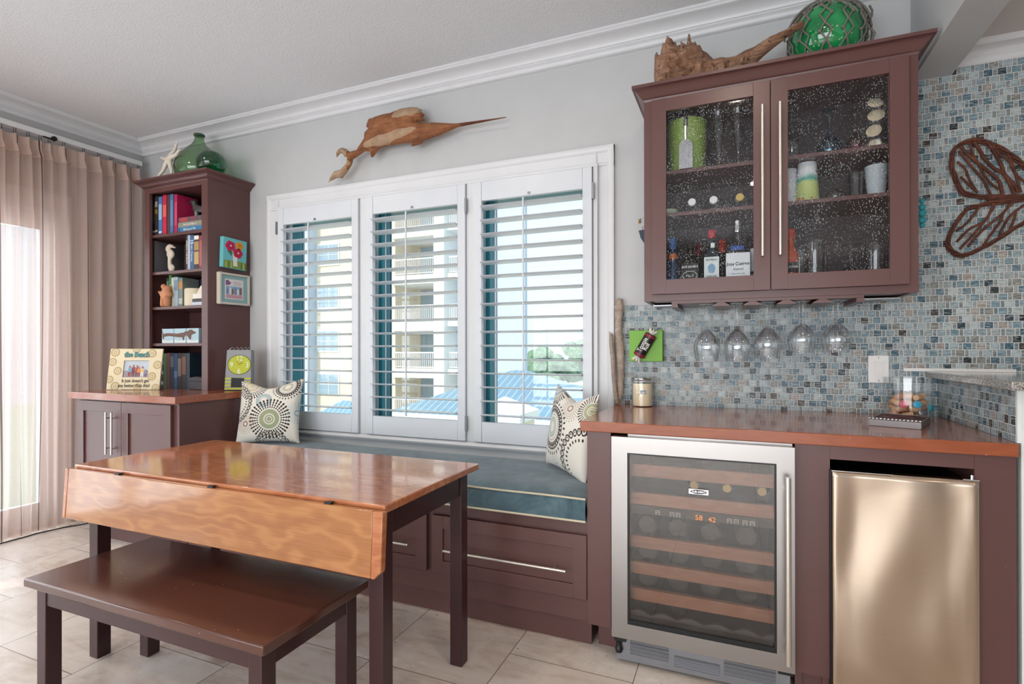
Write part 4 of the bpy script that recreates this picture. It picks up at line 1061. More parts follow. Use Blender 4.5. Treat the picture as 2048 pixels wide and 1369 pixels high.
DOG = [(-3.474, 2.238), (-3.443, 2.226), (-3.435, 2.204), (-3.409, 2.189), (-3.37, 2.182), (-3.336, 2.172), (-3.305, 2.186), (-3.302, 2.180), (-3.328, 2.154), (-3.340, 2.139), (-3.342, 2.0925), (-3.364, 2.0925), (-3.370, 2.130), (-3.417, 2.138), (-3.422, 2.0925), (-3.446, 2.0925), (-3.452, 2.137), (-3.465, 2.162), (-3.47, 2.187), (-3.483, 2.206), (-3.514, 2.209), (-3.514, 2.217), (-3.49, 2.226)]
m = inflate(DOG, .014, .005, .014, .002, 60, 2, 1, .002); m.v = [Vector((v.x, v.y - .20, v.z)) for v in m.v]
m.v = [Vector((v.x, v.y, v.z + .0002)) for v in m.v]
solo('dog_figurine', m, plain('pewter', '6d6e70', .35, .7), 'pewter dachshund figurine standing on the horizontal stack of books', 'figurine', origin=(-3.4, -.20, z + .104), ang=60)
# second shelf
z = SH[1]
book(-3.7645, -3.738, z + .0004, .222, '57555a', 'grey photo album with black cover at the left of the second shelf', G2, dep=.22)
t = thing('picture_frame', 'brown mat picture frame with small snapshot at the back of the second shelf', 'picture frame', (-3.56, -.10, z))
put('mat', MB().box(-3.70, -3.40, -.10, -.085, z + .0005, z + .225), flat('taupe_mat', '6e5648', .7), t)
put('photo', MB().box(-3.585, -3.455, -.1015, -.1001, z + .07, z + .155), flat('snapshot_sky', 'c6d2e6', .4), t)
put('photo_figure', MB().box(-3.57, -3.53, -.1022, -.1016, z + .071, z + .115).box(-3.525, -3.50, -.1022, -.1016, z + .071, z + .11), flat('snapshot_denim', '2f4a80', .5), t)
put('photo_shirt', MB().box(-3.568, -3.535, -.1022, -.1016, z + .116, z + .142).box(-3.524, -3.502, -.1022, -.1016, z + .111, z + .135), flat('snapshot_shirt', 'efe6e8', .5), t)
for a in ((-3.424, -3.408, .232, '3c3a3a', 'thin black book with white capital title on the second shelf', None, 'AMERICA THE BOOK', .017, 'ltext'),
          (-3.4075, -3.384, .234, 'a9b4c2', 'pale grey book beside the thin black one on the second shelf', None, None, 0, None),
          (-3.3835, -3.347, .232, '3f5f8c', 'medium blue book on the second bookcase shelf', [(.82, .86, '9dbbdc'), (.75, .79, '9dbbdc')], 'Tropic Odyssey', .021, 'ltext'),
          (-3.346, -3.298, .226, '3a3634', 'thick black book with tan spine panels on the second shelf', [(.15, .52, 'b89c66'), (.56, .82, 'a8894f'), (.88, .995, 'e8e4d8')], None, 0, None),
          (-3.2965, -3.264, .222, '8d3f4c', 'wine red book at the right end of the second shelf', [(.1, .85, 'a56068')], None, 0, None)):
    book(a[0], a[1], z + .0004, a[2], a[3], a[4], G2, band=a[5], title=a[6], tsize=a[7] or .01, tcol=a[8] or 'ltext')
SEA = [(-3.655, 1.936), (-3.632, 1.928), (-3.613, 1.913), (-3.600, 1.909), (-3.602, 1.902), (-3.623, 1.904), (-3.645, 1.908), (-3.655, 1.903), (-3.629, 1.886), (-3.616, 1.864), (-3.623, 1.843), (-3.639, 1.831), (-3.648, 1.818), (-3.645, 1.795), (-3.629, 1.79), (-3.618, 1.782), (-3.612, 1.765), (-3.620, 1.745), (-3.635, 1.733), (-3.658, 1.740), (-3.671, 1.77), (-3.671, 1.837), (-3.684, 1.855), (-3.681, 1.873), (-3.694, 1.891), (-3.694, 1.913), (-3.678, 1.929)]
m = inflate(SEA, .013, .0045, .014, .001, 80, 5, 1, .002); m.v = [Vector((v.x, v.y - .235, v.z)) for v in m.v]
solo('seahorse_figurine', m, 'offwhite', 'cream seahorse figurine standing on the second bookcase shelf', 'figurine', origin=(-3.65, -.235, z), ang=60)
# third shelf
z = SH[2]
for a in ((-3.672, -.648 - 3, .205, '2b4140', 'dark green paperback at the left of the third shelf', [(.1, .9, '6d7f7a')], -.25),
          (-3.6465, -3.622, .228, '4d8450', 'grass green book behind the clay figure on the third shelf', [(.3, .7, '9cc496')], -.25),
          (-3.6205, -3.598, .206, 'd9d2b8', 'cream book behind the clay figure on the third shelf', None, -.25),
          (-3.597, -3.556, .208, 'a8bccb', 'pale blue book behind the clay figure on the third shelf', [(.55, .9, '7f98ae')], -.25),
          (-3.555, -3.515, .200, '7d8a86', 'grey green book with tan patch behind the clay figure', [(.62, .88, 'c08a4a'), (.1, .3, 'b9c0b4')], -.245)):
    book(a[0], a[1], z + .0004, a[2], a[3], a[4], G3, band=a[5], y0=a[6], dep=.12)
t = thing('book', 'wide navy book facing forward behind the candle on the third shelf', 'book', (-3.39, -.10, z), group=G3)
put('cover', MB().box(-3.513, -3.19, -.120, -.100, z + .0005, z + .205), bk('1d2f42'), t)
put('cover_photo', MB().box(-3.51, -3.44, -.1215, -.1201, z + .03, z + .14), bk('7d97a3'), t)
text('title', 'HAWAII', .045, 'icon', t, at(-3.37, -.1216, z + .165), local=False, squash=.8)  # title lettering shares the icons' added glow, though print gives no light
FIG = [(-3.654, 1.641), (-3.622, 1.637), (-3.609, 1.617), (-3.612, 1.601), (-3.596, 1.577), (-3.602, 1.56), (-3.618, 1.552), (-3.616, 1.520), (-3.618, 1.4895), (-3.644, 1.4895), (-3.648, 1.535), (-3.658, 1.4895), (-3.686, 1.4895), (-3.684, 1.53), (-3.680, 1.555), (-3.693, 1.575), (-3.716, 1.594), (-3.716, 1.604), (-3.686, 1.598), (-3.664, 1.610), (-3.664, 1.628)]
m = inflate(FIG, .024, .005, .02, .002, 60, 7, 1, .003); m.v = [Vector((v.x + .012, v.y - .280, v.z + .0003)) for v in m.v]
t = thing('clay_figurine', 'terracotta figure of two people hugging on the third shelf', 'figurine', (-3.64, -.28, z))
put('body', m, plain('terracotta', 'c58a66', .7, bump=.3), t, ang=60)
q = MB().ball((-3.632, -.297, 1.628), .017, 14, (1, 1, 1.1)); put('head', q, M['terracotta'] if 'terracotta' in M else bpy.data.materials['terracotta'], t)
t = thing('pillar_candle', 'wide cream candle standing on the third bookcase shelf', 'candle', (-3.40, -.235, z))
put('wax', MB().lathe([(.0005, 0), (.066, 0), (.068, .003), (.068, .112), (.064, .118), (.058, .112), (.0005, .108)], (-3.395, -.235, z + .0005), 40), plain('cream_wax', 'd3c9b2', .5), t)
put('wick', MB().tube([(-3.395, -.235, z + .107), (-3.394, -.235, z + .125)], .0015, 6), 'ink', t)
for k, (a, c2, zz, h, col, lab) in enumerate(((-3.345, -3.215, 0, .022, 'b6bfc9', 'pale blue box at the bottom of the small stack, third shelf'), (-3.335, -3.215, .0225, .020, '3e3b3c', 'dark box in the middle of the small stack, third shelf'), (-3.330, -3.215, .043, .034, 'd8d4cc', 'white box on top of the small stack, third shelf'))):
    solo('small_box', MB().box(a, min(c2, -3.219), -.306, -.305 + .06, z + .0004 + zz, z + zz + h), flat('box_' + col, col, .5), lab, 'box', 'small boxes stacked on the third shelf', bevel=.001)
m = MB().prism([(-3.300, z + .0775), (-3.225, z + .0775), (-3.225, z + .128), (-3.262, z + .128)], -.300, -.285, 'y')
solo('shell_fragment', m, 'offwhite', 'cream wedge shaped ornament on the white box, third shelf', 'ornament')
# fourth shelf: three little canvases forming a dachshund
z = SH[3]
M['cv_blue'] = plain('painted_pale_blue', 'a9c4cf', .7); M['cv_dog'] = plain('painted_dog_brown', '6d5248', .7); M['cv_tan'] = plain('painted_dog_tan', 'b08a74', .7)
cw = .118
for k, nm in enumerate(('tail', 'body', 'head')):
    x0 = -3.660 + k * (cw + .006)
    t = thing('mini_canvas', 'small pale blue canvas painted with the %s of a dachshund' % nm, 'painting', (x0 + cw / 2, -.285, z), group='three dachshund canvases on the fourth shelf')
    put('canvas', MB().box(x0, x0 + cw, -.290, -.272, z + .0004, z + .1), 'cv_blue', t)
    def C(pts): return [(x0 + cw * a, z + .1 * b_) for a, b_ in pts]
    if k == 0: P = C([(.10, .28), (.16, .28), (.20, .45), (.55, .50), (.9, .48), (1, .45), (1, .68), (.4, .70), (.15, .64), (.06, .80), (.02, .95), (.0, .93), (.05, .6), (.04, .45)])
    elif k == 1: P = C([(0, .45), (.3, .42), (.7, .40), (.76, .2), (.86, .2), (.88, .42), (1, .55), (1, .82), (.8, .72), (.3, .66), (0, .68)])
    else: P = C([(0, .55), (.12, .45), (.22, .30), (.30, .22), (.38, .30), (.42, .55), (.6, .62), (.76, .66), (.78, .74), (.6, .80), (.45, .90), (.25, .90), (.1, .80), (0, .80)])
    put('painted_dog', MB().prism(P, -.2912, -.2901, 'y'), 'cv_dog', t)
    put('painted_ground', MB().prism(C([(.03, .03), (.97, .03), (.97, .22), (.5, .17), (.03, .24)]), -.2907, -.2901, 'y'), flat('painted_white', 'd4dcdc', .7), t)
# books on the counter behind the beach frame
for a in ((-3.680, -3.652, .236, '2c2b30', 'black and white spotted notebook right behind the beach frame', [(.1, .2, 'c9c9c9'), (.4, .5, 'c9c9c9'), (.7, .8, 'c9c9c9')]),
          (-3.650, -3.618, .240, '4d7a3a', 'leaf green book standing on the counter in the bookcase', None),
          (-3.616, -3.588, .243, '7c2f3a', 'wine coloured book beside the leaf green book', None),
          (-3.586, -3.546, .243, '20242f', 'near black book beside the wine coloured book', [(.6, .9, '5a5f66')]),
          (-3.544, -3.510, .241, '2b4468', 'navy book on the counter in the bookcase', [(.3, .5, '4f6d96')]),
          (-3.508, -3.470, .242, '2a2628', 'black book with pale title beside the navy book', [(.35, .85, '6e655e')]),
          (-3.468, -3.424, .242, '252225', 'thick black book with brown title on the counter', [(.4, .9, '6a4a3c')]),
          (-3.422, -3.388, .243, '1b2c3a', 'blue black book at the right end of the counter row', None)):
    book(a[0], a[1], .9286, a[2], a[3], a[4], G5, band=a[5])
t = thing('trinket_box', 'small patterned dark box on the counter at the right of the lower books', 'box', (-3.29, -.27, .928))
put('box', MB().box(-3.372, -3.225, -.305, -.23, .9286, .985), plain('carved_dark_box', '3d3a3f', .6, bump=.9, bscale=90), t, bevel=.004)
put('lid', MB().prism([(-3.374, .9855), (-3.223, .9855), (-3.235, 1.008), (-3.30, 1.016), (-3.362, 1.008)], -.307, -.228, 'y'), bpy.data.materials['carved_dark_box'], t)
book(-3.372, -3.36 + .09, .9286 + 0, .235, '33404c', 'dark slate folder behind the patterned box', G5, y0=-.16, dep=.1)

# ---------------------------------------------------------------- pictures on the side of the bookcase (x faces +x)
YX = Matrix(((0, -1, 0, 0), (1, 0, 0, 0), (0, 0, 1, 0), (0, 0, 0, 1)))     # (x along picture, -y out) -> picture facing +x
def sidepic(cy, cz, xw): return Matrix.Translation((xw, cy, cz)) @ YX
def blob(cx, cz, rx, rz_, n=26, wob=.08, seed=0):
    return [(cx + rx * (1 + wob * sin(5 * a + seed) + wob * .5 * sin(9 * a + seed * 2)) * cos(a), cz + rz_ * (1 + wob * sin(5 * a + seed)) * sin(a)) for a in [2 * pi * k / n for k in range(n)]]
t = thing('flower_painting', 'small turquoise canvas of pink and yellow flowers in a white vase', 'painting', (-3.159, -.150, 1.842), rz=radians(90))
# local frame of this thing: x to the right as seen, -y towards the viewer (rotated 90 degrees it faces +x)
put('canvas', MB().box(-.092, .092, -.032, 0, -.101, .101), flat('turquoise_paint', '6fc0c8', .6), t, local=True, bevel=.002).rotation_euler = (0, radians(2), 0)
def lay(name, poly, col, d, par, base=-.032): return put(name, MB().prism(poly, base - d, base - .0002, 'y'), flat('paint_' + col, col, .6), par, local=True)
lay('painted_ground', [(-.088, -.099), (.089, -.099), (.089, -.052), (.02, -.048), (-.086, -.050)], '7f9a48', .0008, t)
for k, x in enumerate((-.075, -.052, -.035, .045, .062, .078)): lay('painted_stroke', [(x, -.098), (x + .008, -.098), (x + .007, -.054), (x + .002, -.054)], ('b7bf7a', '4f7038')[k % 2], .0012, t)
lay('painted_vase', [(-.015, -.084), (.017, -.084), (.015, .0), (-.016, .0)], 'e6e2da', .0016, t)
lay('painted_leaf', [(-.060, .012), (-.045, .022), (-.03, .018), (-.022, .006), (-.03, -.018), (-.042, -.002)], '3c6a3c', .0014, t)
for cx, cz, rx, col, dk in ((-.036, .048, .037, 'c91f5c', '8d0f3c'), (.034, .058, .030, 'e0992c', 'b8701c'), (.022, .006, .036, 'c4204a', '8a1030')):
    lay('painted_flower', blob(cx, cz, rx, rx * .9, seed=cx * 50), col, .0022, t); lay('painted_petal_ring', blob(cx, cz, rx * .62, rx * .52, seed=cx * 90 + 1), dk, .0026, t); lay('painted_petal', blob(cx, cz, rx * .48, rx * .40, seed=cx * 9 + 2), col, .0030, t); lay('painted_centre', blob(cx + .002, cz + .002, rx * .16, rx * .16), '3f4a2c' if col == 'e0992c' else 'efd9df', .0034, t)
t = thing('framed_print', 'white framed print with pale blue mat below the flower painting', 'picture', (-3.159, -.146, 1.603), rz=radians(90))
w, h = .120, .105
put('frame', MB().box(-w, -w + .014, -.030, 0, -h, h).box(w - .014, w, -.030, 0, -h, h).box(-w + .014, w - .014, -.030, 0, h - .014, h).box(-w + .014, w - .014, -.030, 0, -h, -h + .014), flat('silver_white_frame', 'd2ccc2', .35), t, local=True, bevel=.003)
put('mat_board', MB().box(-w + .0145, w - .0145, -.018, -.001, -h + .0145, h - .0145), flat('pale_teal_mat', '8fb6b8', .7), t, local=True)
lay('print', [(-.070, -.068), (.072, -.068), (.072, .066), (-.070, .066)], 'e4dfe2', .0008, t, -.018)
lay('print_sea', [(-.062, -.036), (.065, -.036), (.065, .018), (-.062, .018)], '86b4cc', .0013, t, -.018)
lay('print_ground', [(-.062, -.062), (.065, -.062), (.065, -.038), (-.062, -.038)], 'c79aa4', .0013, t, -.018)
lay('print_flag', [(-.064, .024), (-.064, .056), (-.048, .060), (-.022, .040), (-.040, .026)], '8a5a86', .0016, t, -.018)
for k, x in enumerate((-.052, -.030, -.012, .010, .030, .050)): lay('print_cottage', [(x - .007, -.034), (x + .007, -.034), (x + .007, -.005 + .01 * (k % 2)), (x, .006 + .01 * (k % 2)), (x - .007, -.005 + .01 * (k % 2))], ('7f86b0', 'e8e6ea', '9a5a50')[k % 3], .0018, t, -.018)
for k in range(4): lay('print_text_line', [(-.005, .050 - k * .008), (.058 - .006 * (k % 2), .050 - k * .008), (.058 - .006 * (k % 2), .0515 - k * .008), (-.005, .0515 - k * .008)], '9a6a6a', .0016, t, -.018)

# beach picture frame on the left counter, turned to the room
t = thing('beach_picture_frame', 'cream picture frame lettered the Beach, leaning on the left counter', 'picture frame', (-3.700, -.452, .9283), rot=(radians(-9), 0, radians(23.5)))
w, h = .174, .274
hx0, hx1, hz0, hz1 = -.078, .092, .082, .195
b = MB().box(-w, hx0, -.012, 0, 0, h).box(hx1, w, -.012, 0, 0, h).box(hx0, hx1, -.012, 0, 0, hz0).box(hx0, hx1, -.012, 0, hz1, h)
put('frame', b, flat('cream_painted_frame', 'e3d8b8', .5), t, local=True, bevel=.001)
def ring(cx, cz, r, col, d, r2=0.):
    n = 28; P = []
    vs = [(cx + r * cos(2 * pi * k / n), cz + r * sin(2 * pi * k / n)) for k in range(n)]
    return vs
def clip(vs, x0, x1, z0, z1): return [(min(max(x, x0), x1), min(max(z, z0), z1)) for x, z in vs]
for cx, cz, r in ((-.140, .250, .030), (-.152, .185, .028), (-.112, .125, .027), (-.160, .068, .026), (-.118, .022, .030), (.0, .270, .026), (.105, .243, .029), (.148, .165, .029), (.118, .088, .028), (.03, .015, .026), (.150, .012, .026)):
    for rr_, col, d in ((r, 'beab80', .0006), (r * .62, 'e3d8b8', .0009), (r * .42, 'beab80', .0012), (r * .14, 'f2ead2', .0015)):
        vs = clip(ring(cx, cz, rr_, col, d), -w + .002, w - .002, .002, h - .002)
        if cz + r > hz0 and cz - r < hz1 and cx - r < hx1 and cx + r > hx0:
            vs = clip(vs, -w, hx0 - .001, 0, h) if cx < hx0 else (clip(vs, hx1 + .001, w, 0, h) if cx > hx1 else clip(vs, -w, w, hz1 + .001, h) if cz > hz1 else vs)
        put('painted_ring', MB().prism(vs, -.012 - d, -.0122, 'y'), flat('paint_' + col, col, .6), t, local=True)
put('photo', MB().box(hx0 + .0005, hx1 - .0005, -.004, -.002, hz0 + .0005, hz1 - .0005), flat('photo_pale_sea', 'c3cfdb', .3), t, local=True)
put('photo_sand', MB().box(hx0 + .001, hx1 - .001, -.0047, -.0041, hz0 + .001, hz0 + .045), flat('photo_sand', '9f9aa4', .4), t, local=True)
for k, (x, hh, c1, c2) in enumerate(((-.036, .075, '7fa8c4', 'a04a4c'), (-.012, .082, '8a4a4e', '6a4a52'), (.012, .078, 'b4564c', '7a4a50'), (.024, .066, 'd8925a', '8a5a5a'), (.048, .070, 'e2c080', 'e4e0dc'), (.072, .045, '8d8fb0', '7a6a80'))):
    x -= .002; zb = hz0 + .004
    put('photo_person', MB().prism([(x - .008, zb), (x - .002, zb), (x, zb + hh * .4), (x + .003, zb), (x + .009, zb), (x + .010, zb + hh * .5), (x - .010, zb + hh * .5)], -.0053 - k * .0001, -.0048, 'y'), flat('photo_' + c2, c2, .4), t, local=True)
    put('photo_person', MB().prism([(x - .011, zb + hh * .42), (x + .011, zb + hh * .42), (x + .010, zb + hh * .80), (x - .009, zb + hh * .80)], -.0056 - k * .0001, -.0048, 'y'), flat('photo_' + c1, c1, .4), t, local=True)
    put('photo_person', MB().prism(blob(x, zb + hh * .90, .0065, .0075, 12, 0), -.0056 - k * .0001, -.0048, 'y'), flat('photo_face', 'a8746a', .4), t, local=True)
M['beach_teal'] = plain('teal_brush_lettering', '3f9c9c', .5); M['beach_dark'] = plain('dark_brown_lettering', '3c2c24', .5); M['beach_pink'] = plain('pink_lettering_shade', 'd8a890', .6)
for dx, dz, mt, d, bo in ((-.003, -.003, 'beach_pink', .0128, .0026), (.0, .0, 'beach_dark', .0136, .0022), (.0005, .0005, 'beach_teal', .0144, .0008)):
    text('lettering', 'the Beach', .048, mt, t, at(.006 + dx, -d, .234 + dz), squash=.86, bold=bo)
text('lettering', "It just doesn't get", .030, 'beach_dark', t, at(.012, -.0130, .058), squash=.86, bold=.0004)
text('lettering', 'any better than this!', .030, 'beach_dark', t, at(.005, -.0130, .026), squash=.86, bold=.0004)
put('easel_back', MB().prism([(-.02, .005), (.02, .005), (.015, .17), (-.015, .17)], .0005, .003, 'y'), 'ink', t, local=True)

# clock
t = thing('table_clock', 'grey and lime wavy table clock standing behind the left pillow', 'clock', (-3.005, -.205, .9283), rot=(radians(-4), 0, radians(22)))
w, h = .084, .262
m = MB().prism([(-w - .004, 0), (w + .004, 0), (w - .004, h), (-w + .004, h)], -.045, 0, 'y')
put('case', m, flat('grey_ribbed_clock', '8d8f92', .5), t, local=True, bevel=.003)
cl = lay('dial', [(min(x, w - .003), z) for x, z in blob(.006, .165, .074, .062, 40, 0)], 'b5bd30', .0012, t, -.045)
m = MB(); P = [(min(x, w - .003), z) for x, z in blob(.006, .165, .075, .063, 40, 0)]; m.tube([(x, -.0462, z) for x, z in P + P[:1]], .0014, 6); put('dial_rim', m, 'ink', t, local=True)
for k in range(4): lay('stripe', [(-w - .002, .004 + k * .022), (w + .002, .004 + k * .022), (w + .001, .014 + k * .022), (-w - .001, .014 + k * .022)], 'b5bd30', .001, t, -.045)
lay('pendulum_window', [(-.045, .018), (.040, .018), (.042, .078), (-.043, .080)], '18181a', .0016, t, -.045)
for s, x, z in (('12', .006, .205), ('3', .058, .163), ('6', .006, .122), ('9', -.044, .163)):
    text('numeral', s, .050, 'ltext', t, at(x, -.0470, z), squash=.9); 
put('hand', MB().tube([(.004, -.0475, .165), (-.012, -.0475, .190)], .0012, 6), flat('clock_orange', 'c8662c', .5), t, local=True)
put('hand', MB().tube([(.004, -.0480, .165), (.026, -.0480, .182)], .0016, 6), flat('clock_orange', 'c8662c', .5), t, local=True)
m = MB(); pts = []
for k in range(60): u = k / 59; pts.append((-w + .012 + 2 * (w - .012) * u, -.022 - .008 * cos(u * 5 * 2 * pi * 1.0), h - .004 + .024 * abs(sin(u * 5 * pi))))
m.tube(pts, .0016, 7); put('wire_coil', m, 'chrome', t, local=True)

# ---------------------------------------------------------------- throw pillows with medallion print
def medal_mat(name, items):
    t = NT(name); p = t.pos('uv'); u, v, w = t.sep(p)
    fab = t.noise(t.scale(t.pos('obj'), (500, 500, 500)), 2., 2.)
    col = t.mix(fab, 'd9d4ca', 'e6e2d9')
    for cx, cz, r, c1, style in items:
        du = u - cx; dv = v - cz; d = (du * du + dv * dv).sqrt() / r
        ang = t.math('ARCTAN2', dv, du)
        def ringm(a, b_): return d.gt(a) * d.lt(b_)
        def dots(rad, wd, n, size, elong=1.0):
            k = (ang * (n / (2 * pi)) + 40.).fract() - .5
            a = k * (2 * pi / n) * rad; b_ = (d - rad) / elong
            return ((a * a + b_ * b_).sqrt()).lt(size)
        dark = '2c2320'
        if style == 0:
            col = t.mix(ringm(.0, .46), col, c1); col = t.mix(ringm(.20, .26), col, 'd9d4c4'); col = t.mix(ringm(.10, .14), col, 'd9d4c4')
            for rad, s in ((.56, .030), (.67, .034), (.79, .040), (.92, .046)): col = t.mix(dots(rad, 0, 34, s, 1.5), col, dark)
        elif style == 1:
            col = t.mix(ringm(.62, .90), col, dark); col = t.mix(dots(.80, 0, 30, .045, 1.3), col, 'd9d4ca'); col = t.mix(dots(.67, 0, 40, .022, 1.3), col, 'd9d4ca')
            col = t.mix(ringm(.22, .40), col, c1); col = t.mix(ringm(.28, .32), col, 'd9d4c4'); col = t.mix(dots(.52, 0, 40, .018, 1.5), col, dark)
            col = t.mix(dots(1.06, 0, 30, .045, 1.7), col, dark)
        elif style == 2:
            col = t.mix(ringm(.52, .95), col, c1); col = t.mix(dots(.72, 0, 44, .028, 1.3), col, 'e0dcd2'); col = t.mix(dots(.86, 0, 44, .022, 1.3), col, 'e0dcd2')
            col = t.mix(dots(.40, 0, 22, .035, 1.0), col, dark)
        elif style == 3:
            for rad, s in ((.42, .03), (.56, .034), (.70, .036), (.86, .036)): col = t.mix(dots(rad, 0, 26, s, 1.5), col, c1)
            col = t.mix(ringm(.14, .28), col, c1)
        elif style == 4:
            o = dots(.85, 0, 30, .090, 1.25); i = dots(.85, 0, 30, .055, 1.25); i2 = dots(.87, 0, 30, .022, 1.25)
            col = t.mix(o, col, dark); col = t.mix(i, col, 'd9d4ca'); col = t.mix(i2, col, dark); col = t.mix(dots(.62, 0, 30, .030, 1.6), col, dark)
    return t.end(t.surf(col, .9, normal=t.bump(fab, .2, .001), sheen=.2))
def pillow_mesh(s, T, seed, fold=0.):
    m = MB()
    def f(sg):
        def g(a, b_):
            x, z = a * 2 - 1, b_ * 2 - 1
            pin = .10; X_ = x * (1 - pin * (1 - abs(z) ** 2.2) * abs(x) ** 3 * .9); Z_ = z * (1 - pin * (1 - abs(x) ** 2.2) * abs(z) ** 3 * .9)
            h = T * ((1 - x * x) ** .45) * ((1 - z * z) ** .45) if abs(x) < 1 and abs(z) < 1 else 0
            h *= 1 + .10 * noise.noise(Vector((x * 2, z * 2, seed)))
            Zs = Z_ - (fold * max(0, z) ** 2 * math.exp(-(x * 1.7) ** 2))
            return (X_ * s, sg * h, Zs * s + s)
        return g
    m.grid(f(-1), 34, 34); m.grid(f(1), 34, 34); return m
itL = [(.23, .93, .26, 'c5b7a0', 0), (.80, .88, .20, 'a8a58c', 1), (.47, .66, .13, '9fb0b4', 2), (.58, .36, .32, '9aa283', 0), (.20, .30, .17, '9a7c70', 3), (.99, .45, .18, '9db4bd', 3), (-.02, .62, .32, '2c2320', 4), (.60, -.10, .30, '2c2320', 4)]
t = thing('throw_pillow', 'medallion print throw pillow at the left end of the window bench', 'pillow', (-2.672, -.300, .610), rot=(radians(-14), radians(-2), radians(20)), group='medallion print pillows')
put('cover', pillow_mesh(.205, .070, 2.1, .22), medal_mat('medallion_print_a', itL), t, local=True, ang=80)
itR = [(.28, .50, .30, '9fb0a8', 1), (.62, .82, .22, 'a58d80', 3), (.95, .22, .40, '2c2320', 4), (.10, .98, .25, 'a0a8b0', 0), (.98, .80, .2, 'a3a588', 0), (.45, .06, .17, 'a9b3bb', 3)]
t = thing('throw_pillow', 'medallion print throw pillow leaning on the bar end panel', 'pillow', (-.752, -.328, .606), rot=(radians(-8), radians(3), radians(-46)), group='medallion print pillows')
put('cover', pillow_mesh(.205, .060, 5.1, .24), medal_mat('medallion_print_b', itR), t, local=True, ang=80)

# ---------------------------------------------------------------- wall things near the bar
t = thing('candy_canvas', 'lime green canvas with a wrapped chocolate candy, on the mosaic tiles', 'painting', (-.418, -.009, 1.211))
put('canvas', MB().box(-.499, -.337, -.045, -.0085, 1.134, 1.288), flat('lime_paint', '7ab642', .5), t, bevel=.002)
cm = put('candy', MB().tube([(-.062, 0, 0), (-.058, 0, 0), (.058, 0, 0), (.062, 0, 0)], [.024, .029, .029, .024], 20), flat('dark_candy_wrap', '231d22', .35), t, local=True)
cm.location = (-.002, -.048, .002); cm.rotation_euler = (0, radians(-60), 0)
for s in (-1, 1):
    put('candy_band', MB().tube([(s * .046, 0, 0), (s * .059, 0, 0)], .0298, 20, False), flat('maroon_candy_band', '8a2036', .4), cm, local=True)
    m = MB(); 
    for k in range(8):
        a = k * 2 * pi / 8
        m.tube([(s * .060, 0, 0), (s * .072, .010 * cos(a), .010 * sin(a)), (s * .088, .022 * cos(a + .2), .022 * sin(a + .2))], [.006, .007, .003], 6)
    put('twisted_end', m, flat('white_waxed_paper', 'e6e0da', .5), cm, local=True)
tx = Matrix.Rotation(0, 4, 'X')
text('lettering', 'Tootsie', .030, 'ltext', cm, at(0, -.0305, .008), squash=.8, bold=.0004)
text('lettering', 'Roll', .030, 'ltext', cm, at(0, -.0305, -.014), squash=.8, bold=.0004)
ST1 = [(-.556, 1.455), (-.545, 1.452), (-.530, 1.447), (-.527, 1.40), (-.536, 1.33), (-.533, 1.26), (-.524, 1.20), (-.523, 1.15), (-.526, 1.05), (-.530, .97), (-.540, .93), (-.546, .9147), (-.556, .93), (-.562, 1.02), (-.562, 1.12), (-.566, 1.2), (-.572, 1.28), (-.570, 1.34), (-.575, 1.40), (-.566, 1.44)]
ST2 = [(-.598, 1.285), (-.588, 1.278), (-.578, 1.270), (-.572, 1.20), (-.565, 1.12), (-.560, 1.02), (-.552, .95), (-.546, .9147), (-.566, .9147), (-.576, .96), (-.585, 1.05), (-.590, 1.14), (-.597, 1.22)]
for k, (P, dy, lab) in enumerate(((ST1, -.045, 'tall grey driftwood stick standing on the counter beside the window casing'), (ST2, -.060, 'shorter grey driftwood stick in front of the tall one'))):
    m = inflate(P, .011, .007, .013, .003, 50, k, .8, .002); m.v = [Vector((v.x, v.y + dy, v.z)) for v in m.v]
    solo('driftwood_stick', m, 'greystick', lab, 'driftwood', 'driftwood sticks beside the window', origin=(-.55, dy, .9145), ang=50)
t = thing('jar_candle', 'cream jar candle with silver lid beside the driftwood sticks', 'candle', (-.430, -.075, .9145))
cj = (-.430, -.075, .9147)
put('wax', MB().lathe([(.0005, .004), (.046, .004), (.0475, .008), (.0475, .112), (.0005, .112)], cj, 36), plain('warm_cream_wax', 'f2e4c4', .5), t)
put('jar', MB().shell([(.047, 0), (.0505, .003), (.0505, .118), (.0505, .127)], cj, 36, .0018), 'acrylic', t)
put('lid', MB().lathe([(.0005, .1275), (.0525, .1275), (.0535, .130), (.0535, .136), (.048, .141), (.0005, .141)], cj, 36), 'chrome', t)
q = MB()
for k, (a0, a1, z0, z1, mt) in enumerate(((-.34, .62, .062, .080, 0),)):
    vs = [];
    for i in range(13): a = -pi / 2 - .1 + a0 + (a1 - a0) * i / 12; vs += [(cj[0] + .0512 * cos(a), cj[1] + .0512 * sin(a), cj[2] + z0), (cj[0] + .0512 * cos(a), cj[1] + .0512 * sin(a), cj[2] + z1)]
    q.add(vs, [(2 * i, 2 * i + 2, 2 * i + 3, 2 * i + 1) for i in range(12)])
def m_candle_label():
    t_ = NT('candle_label_print'); p = t_.pos('obj'); return t_.end(t_.surf(t_.ramp(t_.noise(p, 28., 3.), [(.35, '20242c'), (.5, '5f8fb8'), (.62, 'e6dcc8')]), .5))
put('label', q, m_candle_label(), t, recalc=False)
t = thing('light_switch', 'white rocker switch plate on the mosaic tiles', 'light switch', (.561, -.009, 1.108))
put('plate', MB().box(.523, .598, -.0155, -.0085, 1.048, 1.166), 'white', t, bevel=.002)
put('rocker', MB().prism([(-.0160, 1.072), (-.0230, 1.141), (-.0160, 1.141)], .545, .577, 'x'), 'white', t)
